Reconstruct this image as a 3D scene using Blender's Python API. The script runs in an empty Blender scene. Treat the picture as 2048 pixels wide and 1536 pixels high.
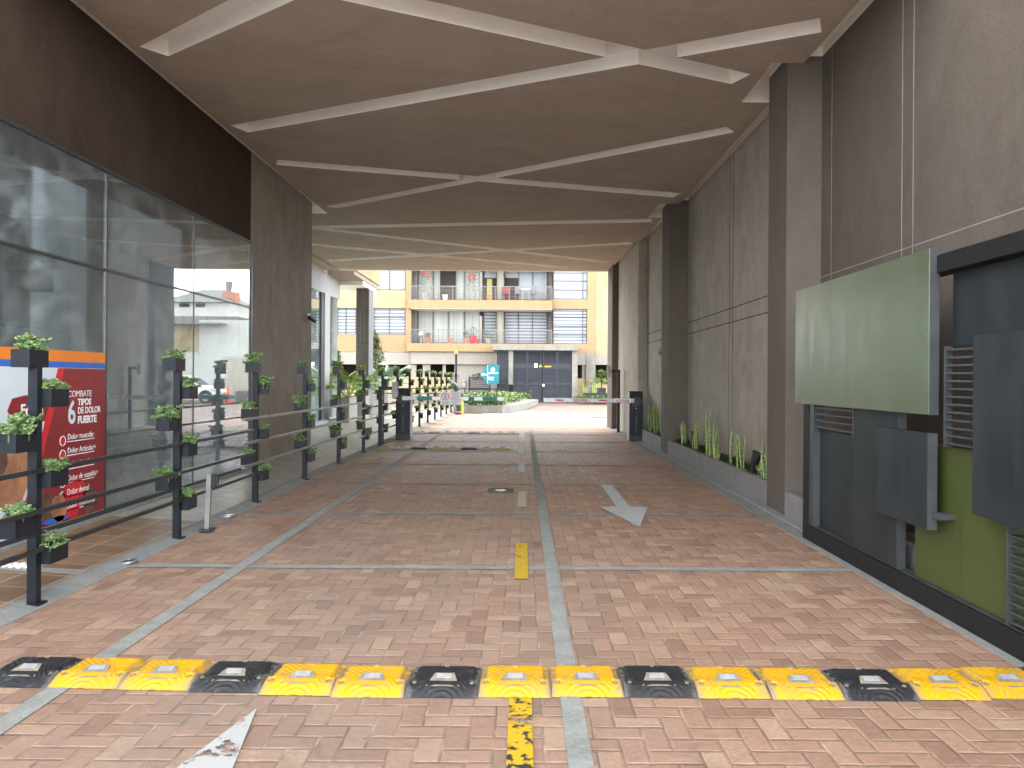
import bpy, bmesh, math, random
from mathutils import Vector, Matrix, noise as mnoise
random.seed(7)
R = math.radians
sc = bpy.context.scene
COL = sc.collection
# ------------------------------------------------------------------ camera
CAMZ = 1.5
cam = bpy.data.cameras.new('camera'); camo = bpy.data.objects.new('camera', cam); COL.objects.link(camo)
camo.location = (0, 0, CAMZ); camo.rotation_euler = (math.pi/2, -0.0065, 0)
cam.sensor_fit = 'HORIZONTAL'; cam.sensor_width = 36; cam.lens = 36*1540/2048
cam.shift_x = -22/2048; cam.shift_y = -10/2048; cam.clip_start = .05; cam.clip_end = 2000
sc.camera = camo
# ------------------------------------------------------------------ world, sun, exposure
SUN_DIR = Vector((-.30, .50, 1.0)).normalized()
w = bpy.data.worlds.new('World'); sc.world = w; w.use_nodes = True
nt = w.node_tree; nt.nodes.clear()
o_ = nt.nodes.new('ShaderNodeOutputWorld'); bg = nt.nodes.new('ShaderNodeBackground')
sky = nt.nodes.new('ShaderNodeTexSky'); sky.sky_type = 'NISHITA'; sky.sun_disc = False
sky.sun_elevation = math.asin(SUN_DIR.z); sky.sun_rotation = math.atan2(SUN_DIR.x, SUN_DIR.y)
tc = nt.nodes.new('ShaderNodeTexCoord'); mp = nt.nodes.new('ShaderNodeMapping'); mp.inputs['Scale'].default_value = (2, 2, 5)
nz = nt.nodes.new('ShaderNodeTexNoise'); nz.inputs['Scale'].default_value = 1.3; nz.inputs['Detail'].default_value = 8
rp = nt.nodes.new('ShaderNodeValToRGB'); rp.color_ramp.elements[0].position = .34; rp.color_ramp.elements[1].position = .50
mx = nt.nodes.new('ShaderNodeMixRGB'); mx.inputs[2].default_value = (19, 19.4, 20, 1)
nt.links.new(tc.outputs['Generated'], mp.inputs[0]); nt.links.new(mp.outputs[0], nz.inputs['Vector'])
nt.links.new(nz.outputs[0], rp.inputs[0]); nt.links.new(rp.outputs[0], mx.inputs[0])
sz = nt.nodes.new('ShaderNodeSeparateXYZ'); nt.links.new(tc.outputs['Generated'], sz.inputs[0])
r2 = nt.nodes.new('ShaderNodeValToRGB'); nt.links.new(sz.outputs[2], r2.inputs[0])           # bright hazy horizon, darker cloud base overhead
for p_, v_ in ((0, 1.0), (.3, .75), (.6, .40), (1.0, .24)):
    e_ = r2.color_ramp.elements[0] if p_ == 0 else r2.color_ramp.elements[-1] if p_ == 1.0 else r2.color_ramp.elements.new(p_)
    e_.color = (v_, v_, v_, 1)
m3 = nt.nodes.new('ShaderNodeMixRGB'); m3.blend_type = 'MULTIPLY'; m3.inputs[0].default_value = 1
nt.links.new(r2.outputs[0], m3.inputs[2]); nt.links.new(mx.outputs[0], m3.inputs[1])
nt.links.new(sky.outputs[0], mx.inputs[1]); nt.links.new(m3.outputs[0], bg.inputs[0])
bg.inputs[1].default_value = 0.13; nt.links.new(bg.outputs[0], o_.inputs[0])
sl = bpy.data.lights.new('sun', 'SUN'); sl.energy = 1.1; sl.angle = R(20); sl.color = (1, .95, .87)
so = bpy.data.objects.new('sun', sl); COL.objects.link(so); so.location = (-4, -10, 14)
so.rotation_euler = SUN_DIR.to_track_quat('Z', 'Y').to_euler()
sc.view_settings.view_transform = 'Standard'; sc.view_settings.look = 'None'; sc.view_settings.gamma = 1
sc.view_settings.exposure = 2.5
sc.cycles.use_denoising = True
sc.cycles.max_bounces = 10; sc.cycles.diffuse_bounces = 6; sc.cycles.transparent_max_bounces = 16
sc.cycles.sample_clamp_indirect = 8
# ------------------------------------------------------------------ measuring helpers: survey angles + real distance -> metres
FX = 1540.0
def ang(X, Y): return X + .0065*(Y-768) - 1046, Y + .0065*(1024-X) - 758
def wx(X, Y, d): return ang(X, Y)[0]*d/FX
def wz(X, Y, d): return CAMZ - ang(X, Y)[1]*d/FX
# ------------------------------------------------------------------ materials
MATS = {}
class NT:
    def __init__(s, name):
        s.m = bpy.data.materials.new(name); s.m.use_nodes = True; s.t = s.m.node_tree; s.t.nodes.clear()
        s.out = s.n('ShaderNodeOutputMaterial'); s.b = s.n('ShaderNodeBsdfPrincipled'); s.l(s.b.outputs[0], s.out.inputs[0])
    def n(s, t, **k):
        x = s.t.nodes.new(t)
        for a, v in k.items(): setattr(x, a, v)
        return x
    def l(s, a, b): s.t.links.new(a, b)
    def put(s, sock, v):
        if isinstance(v, bpy.types.NodeSocket): s.l(v, sock)
        else: sock.default_value = v
    def math(s, op, a, b=None, c=None):
        x = s.n('ShaderNodeMath', operation=op); s.put(x.inputs[0], a)
        if b is not None: s.put(x.inputs[1], b)
        if c is not None: s.put(x.inputs[2], c)
        return x.outputs[0]
    def pos(s): return s.n('ShaderNodeNewGeometry').outputs['Position']
    def objc(s): return s.n('ShaderNodeTexCoord').outputs['Object']
    def vmap(s, v, scale):
        x = s.n('ShaderNodeMapping'); s.l(v, x.inputs[0]); x.inputs['Scale'].default_value = scale; return x.outputs[0]
    def noise(s, v, sc_, det=5, rough=.55, dist=0):
        x = s.n('ShaderNodeTexNoise'); s.l(v, x.inputs['Vector']); x.inputs['Scale'].default_value = sc_
        x.inputs['Detail'].default_value = det; x.inputs['Roughness'].default_value = rough; x.inputs['Distortion'].default_value = dist
        return x.outputs[0]
    def ramp(s, f, stops, mode='LINEAR'):
        x = s.n('ShaderNodeValToRGB'); cr = x.color_ramp; cr.interpolation = mode
        while len(cr.elements) < len(stops): cr.elements.new(.5)
        for e, (p, c) in zip(cr.elements, stops):
            e.position = p; e.color = (*c, 1) if isinstance(c, tuple) else (c, c, c, 1)
        s.put(x.inputs[0], f); return x.outputs[0]
    def mix(s, f, a, b, mode='MIX'):
        x = s.n('ShaderNodeMixRGB', blend_type=mode); s.put(x.inputs[0], f)
        for i, v in ((1, a), (2, b)):
            s.put(x.inputs[i], (*v, 1) if isinstance(v, tuple) else v)
        return x.outputs[0]
    def bump(s, h, st=.3, dist=.01):
        x = s.n('ShaderNodeBump'); x.inputs['Strength'].default_value = st; x.inputs['Distance'].default_value = dist
        s.l(h, x.inputs['Height']); s.l(x.outputs[0], s.b.inputs['Normal'])
    def col(s, c, rough=.7, metal=0, spec=.5):
        s.put(s.b.inputs['Base Color'], (*c, 1) if isinstance(c, tuple) else c)
        s.put(s.b.inputs['Roughness'], rough); s.b.inputs['Metallic'].default_value = metal
        s.b.inputs['Specular IOR Level'].default_value = spec
        return s.m
def simple(name, c, rough=.6, metal=0, var=.18, scale=6, spec=.5, bump=.0, obj=False):
    if name in MATS: return MATS[name]
    t = NT(name); v = t.objc() if obj else t.pos()
    f = t.noise(v, scale)
    lo = tuple(x*(1-var) for x in c); hi = tuple(min(1, x*(1+var)) for x in c)
    cc = t.ramp(f, [(.3, lo), (.7, hi)])
    rr = t.math('MULTIPLY_ADD', t.noise(v, scale*3), .25, rough-.12)
    t.col(cc, rr, metal, spec)
    if bump: t.bump(t.noise(v, scale*14), bump, .004)
    MATS[name] = t.m; return t.m
def plaster(name, c, c2, sc_=1.0, rough=.75, vert=True, bump=.25, spec=.15):
    if name in MATS: return MATS[name]
    t = NT(name); p = t.pos()
    st = t.vmap(p, (1, 1, .55) if vert else (.8, 1.1, 1))
    f = t.noise(st, 2.3*sc_, 9, .62, .6)
    f2 = t.noise(st, 11*sc_, 6, .6, .3)
    g = t.math('MULTIPLY_ADD', f2, .35, t.math('MULTIPLY', f, .75))
    cc = t.ramp(g, [(.3, c), (.5, tuple((a+b)/2 for a, b in zip(c, c2))), (.72, c2)])
    fine = t.noise(p, 90, 4)
    cc = t.mix(.22, cc, t.ramp(fine, [(.35, .12), (.65, .75)]), 'OVERLAY')
    t.col(cc, t.math('MULTIPLY_ADD', f2, .3, rough-.15), 0, spec)
    h = t.math('MULTIPLY_ADD', fine, .25, t.math('MULTIPLY', f2, 1.0))
    t.bump(h, bump, .006)
    MATS[name] = t.m; return t.m
def herring(name, wbr, tones, joint, stain, origin=(0, 0)):
    t = NT(name); p = t.pos(); sx = t.n('ShaderNodeSeparateXYZ'); t.l(p, sx.inputs[0])
    wob = t.noise(p, 2.6, 3)
    u = t.math('DIVIDE', t.math('ADD', sx.outputs[0], t.math('MULTIPLY_ADD', wob, .012, origin[0])), wbr)
    v = t.math('DIVIDE', t.math('ADD', sx.outputs[1], t.math('MULTIPLY_ADD', t.noise(t.vmap(p, (1.3, .8, 1)), 2.2, 3), .012, origin[1])), wbr)
    i = t.math('FLOOR', u); j = t.math('FLOOR', v); fu = t.math('SUBTRACT', u, i); fv = t.math('SUBTRACT', v, j)
    k = t.math('FLOORED_MODULO', t.math('SUBTRACT', i, j), 4.0)
    isH = t.math('LESS_THAN', k, 1.5); isV = t.math('SUBTRACT', 1.0, isH)
    kv = t.math('SUBTRACT', 3.0, k)
    L = t.math('ADD', t.math('MULTIPLY', isH, t.math('ADD', fu, k)), t.math('MULTIPLY', isV, t.math('ADD', fv, kv)))
    S = t.math('ADD', t.math('MULTIPLY', isH, fv), t.math('MULTIPLY', isV, fu))
    ed = t.math('MINIMUM', t.math('MINIMUM', L, t.math('SUBTRACT', 2.0, L)), t.math('MINIMUM', S, t.math('SUBTRACT', 1.0, S)))
    idx = t.math('SUBTRACT', i, t.math('MULTIPLY', isH, k)); idy = t.math('SUBTRACT', j, t.math('MULTIPLY', isV, kv))
    cb = t.n('ShaderNodeCombineXYZ'); t.l(idx, cb.inputs[0]); t.l(idy, cb.inputs[1]); t.l(isH, cb.inputs[2])
    wn = t.n('ShaderNodeTexWhiteNoise'); t.l(cb.outputs[0], wn.inputs['Vector'])
    rnd = wn.outputs['Value']
    base = t.ramp(rnd, tones)
    # grain inside each brick, shifted per brick
    gv = t.n('ShaderNodeVectorMath', operation='ADD'); t.l(p, gv.inputs[0]); t.l(wn.outputs['Color'], gv.inputs[1])
    gr = t.noise(t.vmap(gv.outputs[0], (6, 14, 6)), 3.5, 6, .62, 1.2)
    base = t.mix(.34, base, t.ramp(gr, [(.3, .15), (.7, .82)]), 'OVERLAY')
    sp = t.noise(p, 60, 4, .7); base = t.mix(.20, base, t.ramp(sp, [(.3, .15), (.7, .85)]), 'OVERLAY')
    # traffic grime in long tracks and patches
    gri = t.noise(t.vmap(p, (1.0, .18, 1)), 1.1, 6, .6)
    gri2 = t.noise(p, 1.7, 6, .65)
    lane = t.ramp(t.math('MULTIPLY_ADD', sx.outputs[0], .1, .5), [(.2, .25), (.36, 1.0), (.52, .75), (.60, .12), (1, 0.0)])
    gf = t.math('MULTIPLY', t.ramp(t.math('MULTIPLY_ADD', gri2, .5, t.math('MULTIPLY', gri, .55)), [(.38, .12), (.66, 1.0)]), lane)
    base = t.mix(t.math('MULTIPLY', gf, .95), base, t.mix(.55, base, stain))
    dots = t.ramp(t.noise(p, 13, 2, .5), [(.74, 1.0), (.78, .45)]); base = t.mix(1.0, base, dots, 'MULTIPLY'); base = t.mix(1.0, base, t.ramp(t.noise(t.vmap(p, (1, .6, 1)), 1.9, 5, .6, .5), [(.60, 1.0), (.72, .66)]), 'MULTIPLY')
    jn = t.math('ADD', joint, t.math('MULTIPLY', t.math('SUBTRACT', t.noise(p, 14, 4), .5), .05))
    m = t.ramp(t.math('SUBTRACT', ed, jn), [(0, 0.0), (.045, 1.0)])
    jc = t.ramp(t.noise(p, 5, 5), [(.38, (.12, .095, .08)), (.52, (.22, .17, .13)), (.66, (.42, .34, .26))])
    t.col(t.mix(m, jc, base), t.math('MULTIPLY_ADD', gr, .3, .42), 0, .45)
    hh = t.math('ADD', t.math('MULTIPLY', t.ramp(ed, [(0, 0.0), (.12, 1.0)]), 1.0), t.math('ADD', t.math('MULTIPLY', gr, .22), t.math('MULTIPLY', rnd, .35)))
    t.bump(hh, .55, .008)
    MATS[name] = t.m; return t.m
def tilemat(name, size, c1, c2, c3, grout, band=None):
    t = NT(name); p = t.pos(); sx = t.n('ShaderNodeSeparateXYZ'); t.l(p, sx.inputs[0])
    u = t.math('DIVIDE', sx.outputs[0], size); v = t.math('DIVIDE', sx.outputs[1], size)
    i = t.math('FLOOR', u); j = t.math('FLOOR', v)
    fu = t.math('SUBTRACT', u, i); fv = t.math('SUBTRACT', v, j)
    ed = t.math('MINIMUM', t.math('MINIMUM', fu, t.math('SUBTRACT', 1.0, fu)), t.math('MINIMUM', fv, t.math('SUBTRACT', 1.0, fv)))
    cb = t.n('ShaderNodeCombineXYZ'); t.l(i, cb.inputs[0]); t.l(j, cb.inputs[1])
    wn = t.n('ShaderNodeTexWhiteNoise'); t.l(cb.outputs[0], wn.inputs['Vector'])
    base = t.ramp(wn.outputs['Value'], [(0, c1), (.5, c2), (1, c3)])
    base = t.mix(.3, base, t.ramp(t.noise(p, 7, 5), [(.3, .2), (.7, .8)]), 'OVERLAY')
    m = t.ramp(ed, [(.012, 0.0), (.03, 1.0)])
    cc = t.mix(m, grout, base)
    if band:                                   # washed-gravel dividing band every few tiles
        bv = t.math('FLOORED_MODULO', t.math('ADD', sx.outputs[1], band[1]), band[0])
        bm = t.math('LESS_THAN', bv, band[2])
        pb = t.ramp(t.noise(p, 120, 3), [(.35, (.12, .12, .12)), (.65, (.42, .41, .39))])
        cc = t.mix(bm, cc, pb)
    t.col(cc, t.math('MULTIPLY_ADD', t.noise(p, 4), .3, .3), 0, .5)
    t.bump(m, .25, .003); MATS[name] = t.m; return t.m
def brickwall(name, c1, c2, mortar, bw, bh, axis='x'):
    t = NT(name); p = t.pos(); sx = t.n('ShaderNodeSeparateXYZ'); t.l(p, sx.inputs[0])
    cb = t.n('ShaderNodeCombineXYZ'); t.l(t.math('ADD', sx.outputs[0], sx.outputs[1]), cb.inputs[0]); t.l(sx.outputs[2], cb.inputs[1])
    b = t.n('ShaderNodeTexBrick'); t.l(cb.outputs[0], b.inputs['Vector'])
    b.inputs['Color1'].default_value = (*c1, 1); b.inputs['Color2'].default_value = (*c2, 1); b.inputs['Mortar'].default_value = (*mortar, 1)
    b.inputs['Scale'].default_value = 1; b.inputs['Brick Width'].default_value = bw; b.inputs['Row Height'].default_value = bh
    b.inputs['Mortar Size'].default_value = .008; b.inputs['Bias'].default_value = 0
    cc = t.mix(.3, b.outputs[0], t.ramp(t.noise(p, 1.3, 6), [(.3, .25), (.7, .75)]), 'OVERLAY')
    t.col(cc, .8, 0, .3); t.bump(b.outputs[1], -.3, .006); MATS[name] = t.m; return t.m
def glassmat(name, tint, k=1.7, interior=.9):
    t = NT(name); t.t.nodes.remove(t.b)
    fr = t.n('ShaderNodeFresnel'); fr.inputs[0].default_value = 1.5
    fac = t.math('MINIMUM', t.math('MULTIPLY', fr.outputs[0], k), .95)
    tr = t.n('ShaderNodeBsdfTransparent'); tr.inputs[0].default_value = (*tint, 1)
    gl = t.n('ShaderNodeBsdfGlossy'); gl.inputs[0].default_value = (.97, 1, 1, 1); gl.inputs[1].default_value = .004
    mxs = t.n('ShaderNodeMixShader'); t.l(fac, mxs.inputs[0]); t.l(tr.outputs[0], mxs.inputs[1]); t.l(gl.outputs[0], mxs.inputs[2])
    # faint wiping smears over an even pale veil added to lighten the glass
    df = t.n('ShaderNodeBsdfDiffuse'); df.inputs[0].default_value = (.75, .8, .8, 1)
    sm = t.noise(t.vmap(t.pos(), (1, .8, 1.2)), 1.6, 7, .62, 1.5)
    m2 = t.n('ShaderNodeMixShader'); t.l(t.math('MULTIPLY', t.ramp(sm, [(.46, .18), (.75, 1.0)]), .13), m2.inputs[0])
    t.l(mxs.outputs[0], m2.inputs[1]); t.l(df.outputs[0], m2.inputs[2]); t.l(m2.outputs[0], t.out.inputs[0])
    MATS[name] = t.m; return t.m
def stripes(name, ca, cb_, period, duty=.5, rough=.6, axis=2):
    t = NT(name); p = t.pos(); sx = t.n('ShaderNodeSeparateXYZ'); t.l(p, sx.inputs[0])
    f = t.math('FRACT', t.math('DIVIDE', sx.outputs[axis], period))
    t.col(t.mix(t.ramp(f, [(duty-.08, 0.0), (duty+.08, 1.0)]), ca, cb_), rough); MATS[name] = t.m; return t.m
def paint_worn(name, c, dark, cover, scale=9, stretch=(1, 1, 1)):
    t = NT(name); p = t.pos()
    f = t.noise(t.vmap(p, stretch), scale, 7, .7, .8); f2 = t.noise(p, 30, 4)
    a = t.ramp(t.math('MULTIPLY_ADD', f2, .25, t.math('MULTIPLY', f, .8)), [(cover-.03, 0.0), (cover+.03, 1.0)])
    cc = t.mix(t.ramp(t.noise(p, 17, 5), [(.40, 0.0), (.46, 1.0)]), dark, c) if dark else t.mix(t.noise(p, 12, 5), tuple(x*.8 for x in c), c)
    t.col(cc, .7, 0, .3); t.l(a, t.b.inputs['Alpha']); MATS[name] = t.m; return t.m
def curtain(name, ca, cb_):
    t = NT(name); p = t.pos(); f = t.noise(t.vmap(p, (4.5, 1, .05)), 1.6, 4)
    t.col(t.ramp(f, [(.35, ca), (.65, cb_)]), .9, 0, .1); MATS[name] = t.m; return t.m
def leafmat(name, c1, c2, c3, rough=.45, sc_=18):
    t = NT(name); f = t.noise(t.objc(), sc_, 3)
    t.col(t.ramp(f, [(.3, c1), (.5, c2), (.72, c3)]), rough, 0, .4)
    MATS[name] = t.m; return t.m

M = {}
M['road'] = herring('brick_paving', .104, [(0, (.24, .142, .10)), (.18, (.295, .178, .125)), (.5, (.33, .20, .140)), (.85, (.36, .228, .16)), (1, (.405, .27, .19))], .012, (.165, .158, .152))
M['court'] = herring('courtyard_paving', .104, [(0, (.135, .092, .078)), (.5, (.175, .122, .103)), (1, (.22, .16, .135))], .02, (.2, .17, .15), (.03, .05))
M['concrete'] = plaster('weathered_concrete', (.165, .172, .163), (.31, .32, .30), 2.2, .85, False)
M['kerb'] = plaster('kerb_concrete', (.17, .18, .175), (.28, .285, .27), 1.6, .85, False)
M['tile_brown'] = tilemat('brown_floor_tile', .333, (.15, .092, .050), (.19, .12, .068), (.22, .145, .088), (.33, .30, .25), (3.0, -5.72+3.0, .13))
M['tile_beige'] = tilemat('beige_floor_tile', .333, (.29, .27, .225), (.32, .30, .25), (.35, .32, .27), (.25, .23, .20), (2.42, -8.6+9.68, .12))
M['ceiling'] = plaster('brown_ceiling_plaster', (.40, .325, .255), (.53, .44, .355), .7, .85, False, .06, .12)
M['white'] = simple('white_paint', (.90, .88, .83), .75, 0, .04, 2, .3)
M['leftwall'] = plaster('dark_brown_plaster', (.042, .028, .021), (.072, .051, .040), .8, .8, True, .12, .05)
M['pillar'] = plaster('taupe_troweled_plaster', (.20, .17, .14), (.36, .31, .265), 1.1, .7, True, .25)
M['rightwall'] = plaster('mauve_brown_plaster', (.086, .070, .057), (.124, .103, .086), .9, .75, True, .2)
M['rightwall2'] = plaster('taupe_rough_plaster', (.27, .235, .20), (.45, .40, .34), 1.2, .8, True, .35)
M['column'] = plaster('mauve_smooth_plaster', (.104, .086, .073), (.145, .122, .105), .8, .75, True, .12)
M['planterwall'] = plaster('grey_planter_plaster', (.20, .185, .185), (.28, .26, .26), 1.4, .8, False, .2)
M['seam'] = simple('pale_joint_filler', (.22, .205, .19), .8)
M['seamd'] = simple('dark_joint', (.055, .045, .04), .9)
M['steel'] = simple('dark_blue_grey_metal', (.010, .013, .019), .45, 0, .2, 9, .3, .05)
M['steelrail'] = simple('worn_rail_metal', (.032, .034, .038), .33, .3, .25, 14)
M['raillit'] = simple('worn_rail_metal_lit', (.20, .195, .18), .35, .3, .25, 14)  # paler copy of the rail metal, reflected light painted into its colour
M['frame'] = simple('charcoal_aluminium', (.035, .038, .042), .4)
M['screenframe'] = simple('screen_charcoal_steel', (.012, .012, .0125), .5, 0, .2, 6, .25)
M['screenedge'] = simple('screen_grey_steel', (.075, .082, .085), .4, .4)
def metalpanel(name, c, c2, r0=.30, sp_=.35):
    t = NT(name); p = t.pos(); st = t.vmap(p, (1, 2.2, .35))
    f = t.noise(st, 2.6, 6, .6, .7); f2 = t.noise(p, 2.2, 5, .6, 1.4)
    t.col(t.ramp(t.math('MULTIPLY_ADD', f2, .5, t.math('MULTIPLY', f, .55)), [(.36, c), (.68, c2)]), t.math('MULTIPLY_ADD', f, .35, r0), .1, sp_)
    t.bump(t.noise(p, 1.4, 2), .25, .02); MATS[name] = t.m; return t.m
M['pgreen'] = metalpanel('olive_green_metal', (.048, .062, .016), (.068, .084, .026))
M['pgreen2'] = metalpanel('weathered_green_metal', (.058, .076, .038), (.10, .122, .078), .16, .9)
M['pdark'] = metalpanel('slate_grey_metal', (.013, .0175, .0205), (.026, .033, .037))
M['glass'] = glassmat('shopfront_glass', (.93, .96, .97), 2.3)
M['glass2'] = glassmat('far_shop_glass', (.72, .90, .88), 2.4)
M['yellow'] = None
M['black'] = None
M['alu'] = simple('brushed_aluminium', (.36, .37, .38), .38, .7, .1)
M['blackplastic'] = simple('black_plastic', (.018, .02, .024), .4)
M['barrierblue'] = simple('dark_navy_cabinet', (.017, .022, .030), .5, 0, .1, 3, .3)
M['barriergrey'] = simple('grey_cabinet_side', (.33, .33, .32), .5)
M['soil'] = simple('potting_soil', (.05, .035, .025), .95, 0, .4, 40)
M['succ'] = leafmat('jade_leaf', (.035, .08, .024), (.09, .16, .05), (.30, .38, .17), .35, 34)
M['succy'] = leafmat('yellow_green_leaf', (.10, .17, .03), (.22, .30, .05), (.42, .46, .10), .4, 34)
M['sans'] = None
M['sansedge'] = simple('yellow_leaf_margin', (.42, .44, .12), .45)
M['cover'] = leafmat('dark_ground_cover', (.012, .03, .012), (.025, .06, .02), (.06, .12, .04), .4, 30)
M['pebble'] = simple('pale_pebble', (.45, .40, .34), .8, 0, .35, 25)
M['bigleaf'] = leafmat('philodendron_leaf', (.16, .26, .03), (.26, .38, .05), (.40, .50, .10), .35, 3)
M['blueleaf'] = leafmat('blue_green_leaf', (.13, .22, .15), (.22, .32, .22), (.38, .46, .34), .4, 5)
M['treeleaf'] = leafmat('tree_leaf', (.035, .06, .02), (.075, .11, .04), (.17, .20, .09), .5, 4)
M['hedge'] = leafmat('hedge_leaf', (.025, .065, .012), (.07, .14, .022), (.19, .28, .05), .45, 5)
M['bark'] = simple('bark', (.12, .085, .06), .9, 0, .3, 20)
M['potconc'] = plaster('pale_concrete_pot', (.27, .255, .23), (.40, .385, .35), 1.4, .85, True, .2)
M['portcol'] = plaster('dark_stone_tile', (.075, .07, .062), (.11, .10, .09), 1, .55, True, .1)
M['portgrey'] = simple('pale_grey_paint', (.36, .36, .37), .6, 0, .06, 3)
M['facing'] = simple('pale_lit_side', (.15, .155, .165), .6, 0, .06, 3)  # tone of the portico column's sky-lit side
M['ybrick'] = brickwall('yellow_brick', (.33, .265, .14), (.39, .32, .18), (.34, .28, .17), .42, .085)
M['oplaster'] = plaster('ochre_plaster', (.27, .195, .11), (.33, .24, .135), .5, .85, True, .1)
M['creampan'] = plaster('cream_panel', (.25, .235, .20), (.31, .29, .25), .4, .8, True, .05)
M['blind'] = stripes('zebra_blind', (.34, .38, .41), (.11, .135, .16), .22, .6)
M['blind2'] = stripes('pleated_blind', (.36, .40, .43), (.21, .25, .30), .2, .55)
M['roller'] = stripes('roller_slats', (.45, .44, .36), (.33, .32, .27), .16)
M['curtain'] = curtain('sheer_curtain', (.30, .34, .32), (.46, .48, .46))
M['winframe'] = simple('purple_grey_frame', (.10, .085, .11), .5)
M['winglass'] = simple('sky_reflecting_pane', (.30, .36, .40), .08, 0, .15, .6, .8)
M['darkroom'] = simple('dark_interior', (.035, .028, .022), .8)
M['tanroom'] = simple('tan_interior_wall', (.38, .29, .18), .8)
M['railgrey'] = simple('grey_balcony_rail', (.20, .19, .19), .5, .2)
M['doorblue'] = simple('slate_blue_louvre', (.022, .028, .039), .5, .1, .15, 2)
M['doordark'] = simple('dark_louvre', (.014, .017, .024), .5)
M['gateconc'] = plaster('stained_concrete', (.15, .145, .125), (.29, .28, .26), 1.6, .85, True, .2)
M['red'] = simple('red_sheet', (.55, .02, .03), .5)
M['darkred'] = simple('dark_red_print', (.23, .018, .022), .45, 0, .12, 3)
M['orange'] = simple('orange_sheet', (.75, .22, .02), .5, 0, .05)
M['blue'] = simple('blue_sheet', (.03, .13, .55), .5, 0, .05)
M['printwhite'] = simple('print_pale_blue', (.60, .68, .72), .5, 0, .06, 2)
M['inkwhite'] = simple('ink_white', (.85, .86, .87), .5, 0, .02)
M['inkdark'] = simple('ink_dark', (.05, .05, .06), .6)
M['inkred'] = simple('ink_red', (.75, .05, .08), .5, 0, .05)
M['skinprint'] = simple('print_skin', (.36, .17, .09), .5, 0, .45, 7)
M['hairprint'] = simple('print_brown', (.12, .06, .04), .5, 0, .5, 9)
M['teal'] = simple('teal_sign_sheet', (.004, .15, .185), .4, 0, .06)
M['tealpaint'] = simple('teal_arm_label', (.01, .26, .21), .5, 0, .08)
M['amber'] = simple('amber_lens', (.85, .30, .01), .3, 0, .08)
M['yellowpaint'] = simple('yellow_bollard_paint', (.75, .42, .01), .45, 0, .1)
M['interior'] = plaster('grey_interior_wall', (.62, .66, .72), (.72, .76, .80), .5, .8, True, .05)
M['interiorw'] = simple('white_interior_board', (.72, .77, .82), .6, 0, .06)
M['floorin'] = simple('pale_interior_floor', (.74, .73, .71), .4, 0, .05, 2)
M['carwhite'] = simple('white_car_paint', (.70, .71, .72), .25, 0, .03, 2, .7)
M['carglass'] = simple('dark_car_glass', (.03, .035, .04), .08, 0, .1, 2, .8)
M['tyre'] = simple('tyre_rubber', (.02, .02, .02), .8)
M['cone'] = simple('orange_cone', (.80, .10, .03), .5)
M['rooftile'] = stripes('grey_roof_sheet', (.16, .17, .16), (.25, .26, .25), .35, .5, .8, 0)
M['whitewall'] = plaster('white_house_wall', (.60, .60, .57), (.74, .74, .70), .5, .85, True, .1)
M['greywall'] = plaster('grey_boundary_wall', (.42, .44, .42), (.55, .56, .53), .3, .85, True, .1)
M['redbrick'] = brickwall('red_brick', (.42, .16, .09), (.52, .22, .13), (.4, .35, .3), .4, .2)
M['shirt'] = simple('dark_green_cloth', (.025, .075, .065), .85, 0, .2, 12)
M['trouser'] = simple('green_trouser_cloth', (.02, .055, .05), .85, 0, .2, 12)
M['skin'] = simple('skin', (.45, .24, .15), .5, 0, .08, 8)
M['cap'] = simple('teal_cap', (.12, .32, .32), .7)
M['markwhite'] = paint_worn('worn_white_paint', (.46, .47, .46), None, .40, 5)
M['markwhite3'] = paint_worn('faded_white_paint', (.50, .51, .49), None, .36, 6)
M['markwhite2'] = paint_worn('chipped_white_paint', (.42, .43, .42), None, .46, 6)
M['markyellow'] = paint_worn('worn_yellow_paint', (.50, .33, .03), None, .44, 3.4, (.9, 1.6, 1))
M['markyb'] = paint_worn('scraped_yellow_and_black_paint', (.52, .33, .015), (.03, .03, .035), .455, 4.5, (.9, 1.8, 1))
M['markcream'] = paint_worn('worn_cream_paint', (.50, .46, .32), None, .37, 6)
M['iron'] = simple('cast_iron', (.05, .055, .055), .6, .3)
M['lamp'] = simple('frosted_lamp_glass', (.70, .75, .68), .2)
M['ground'] = simple('far_ground', (.22, .21, .20), .9, 0, .2, .5)
M['mass'] = simple('upper_building_render', (.33, .27, .22), .85, 0, .1, .4)
def sansmat():
    t = NT('snake_plant_leaf'); p = t.objc()
    f = t.noise(t.vmap(p, (2, 2, 26)), 1.6, 4, .6, .8)
    t.col(t.ramp(f, [(.38, (.03, .085, .035)), (.5, (.09, .17, .07)), (.62, (.26, .34, .16))]), .4, 0, .4); return t.m
M['sans'] = sansmat()
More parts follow.
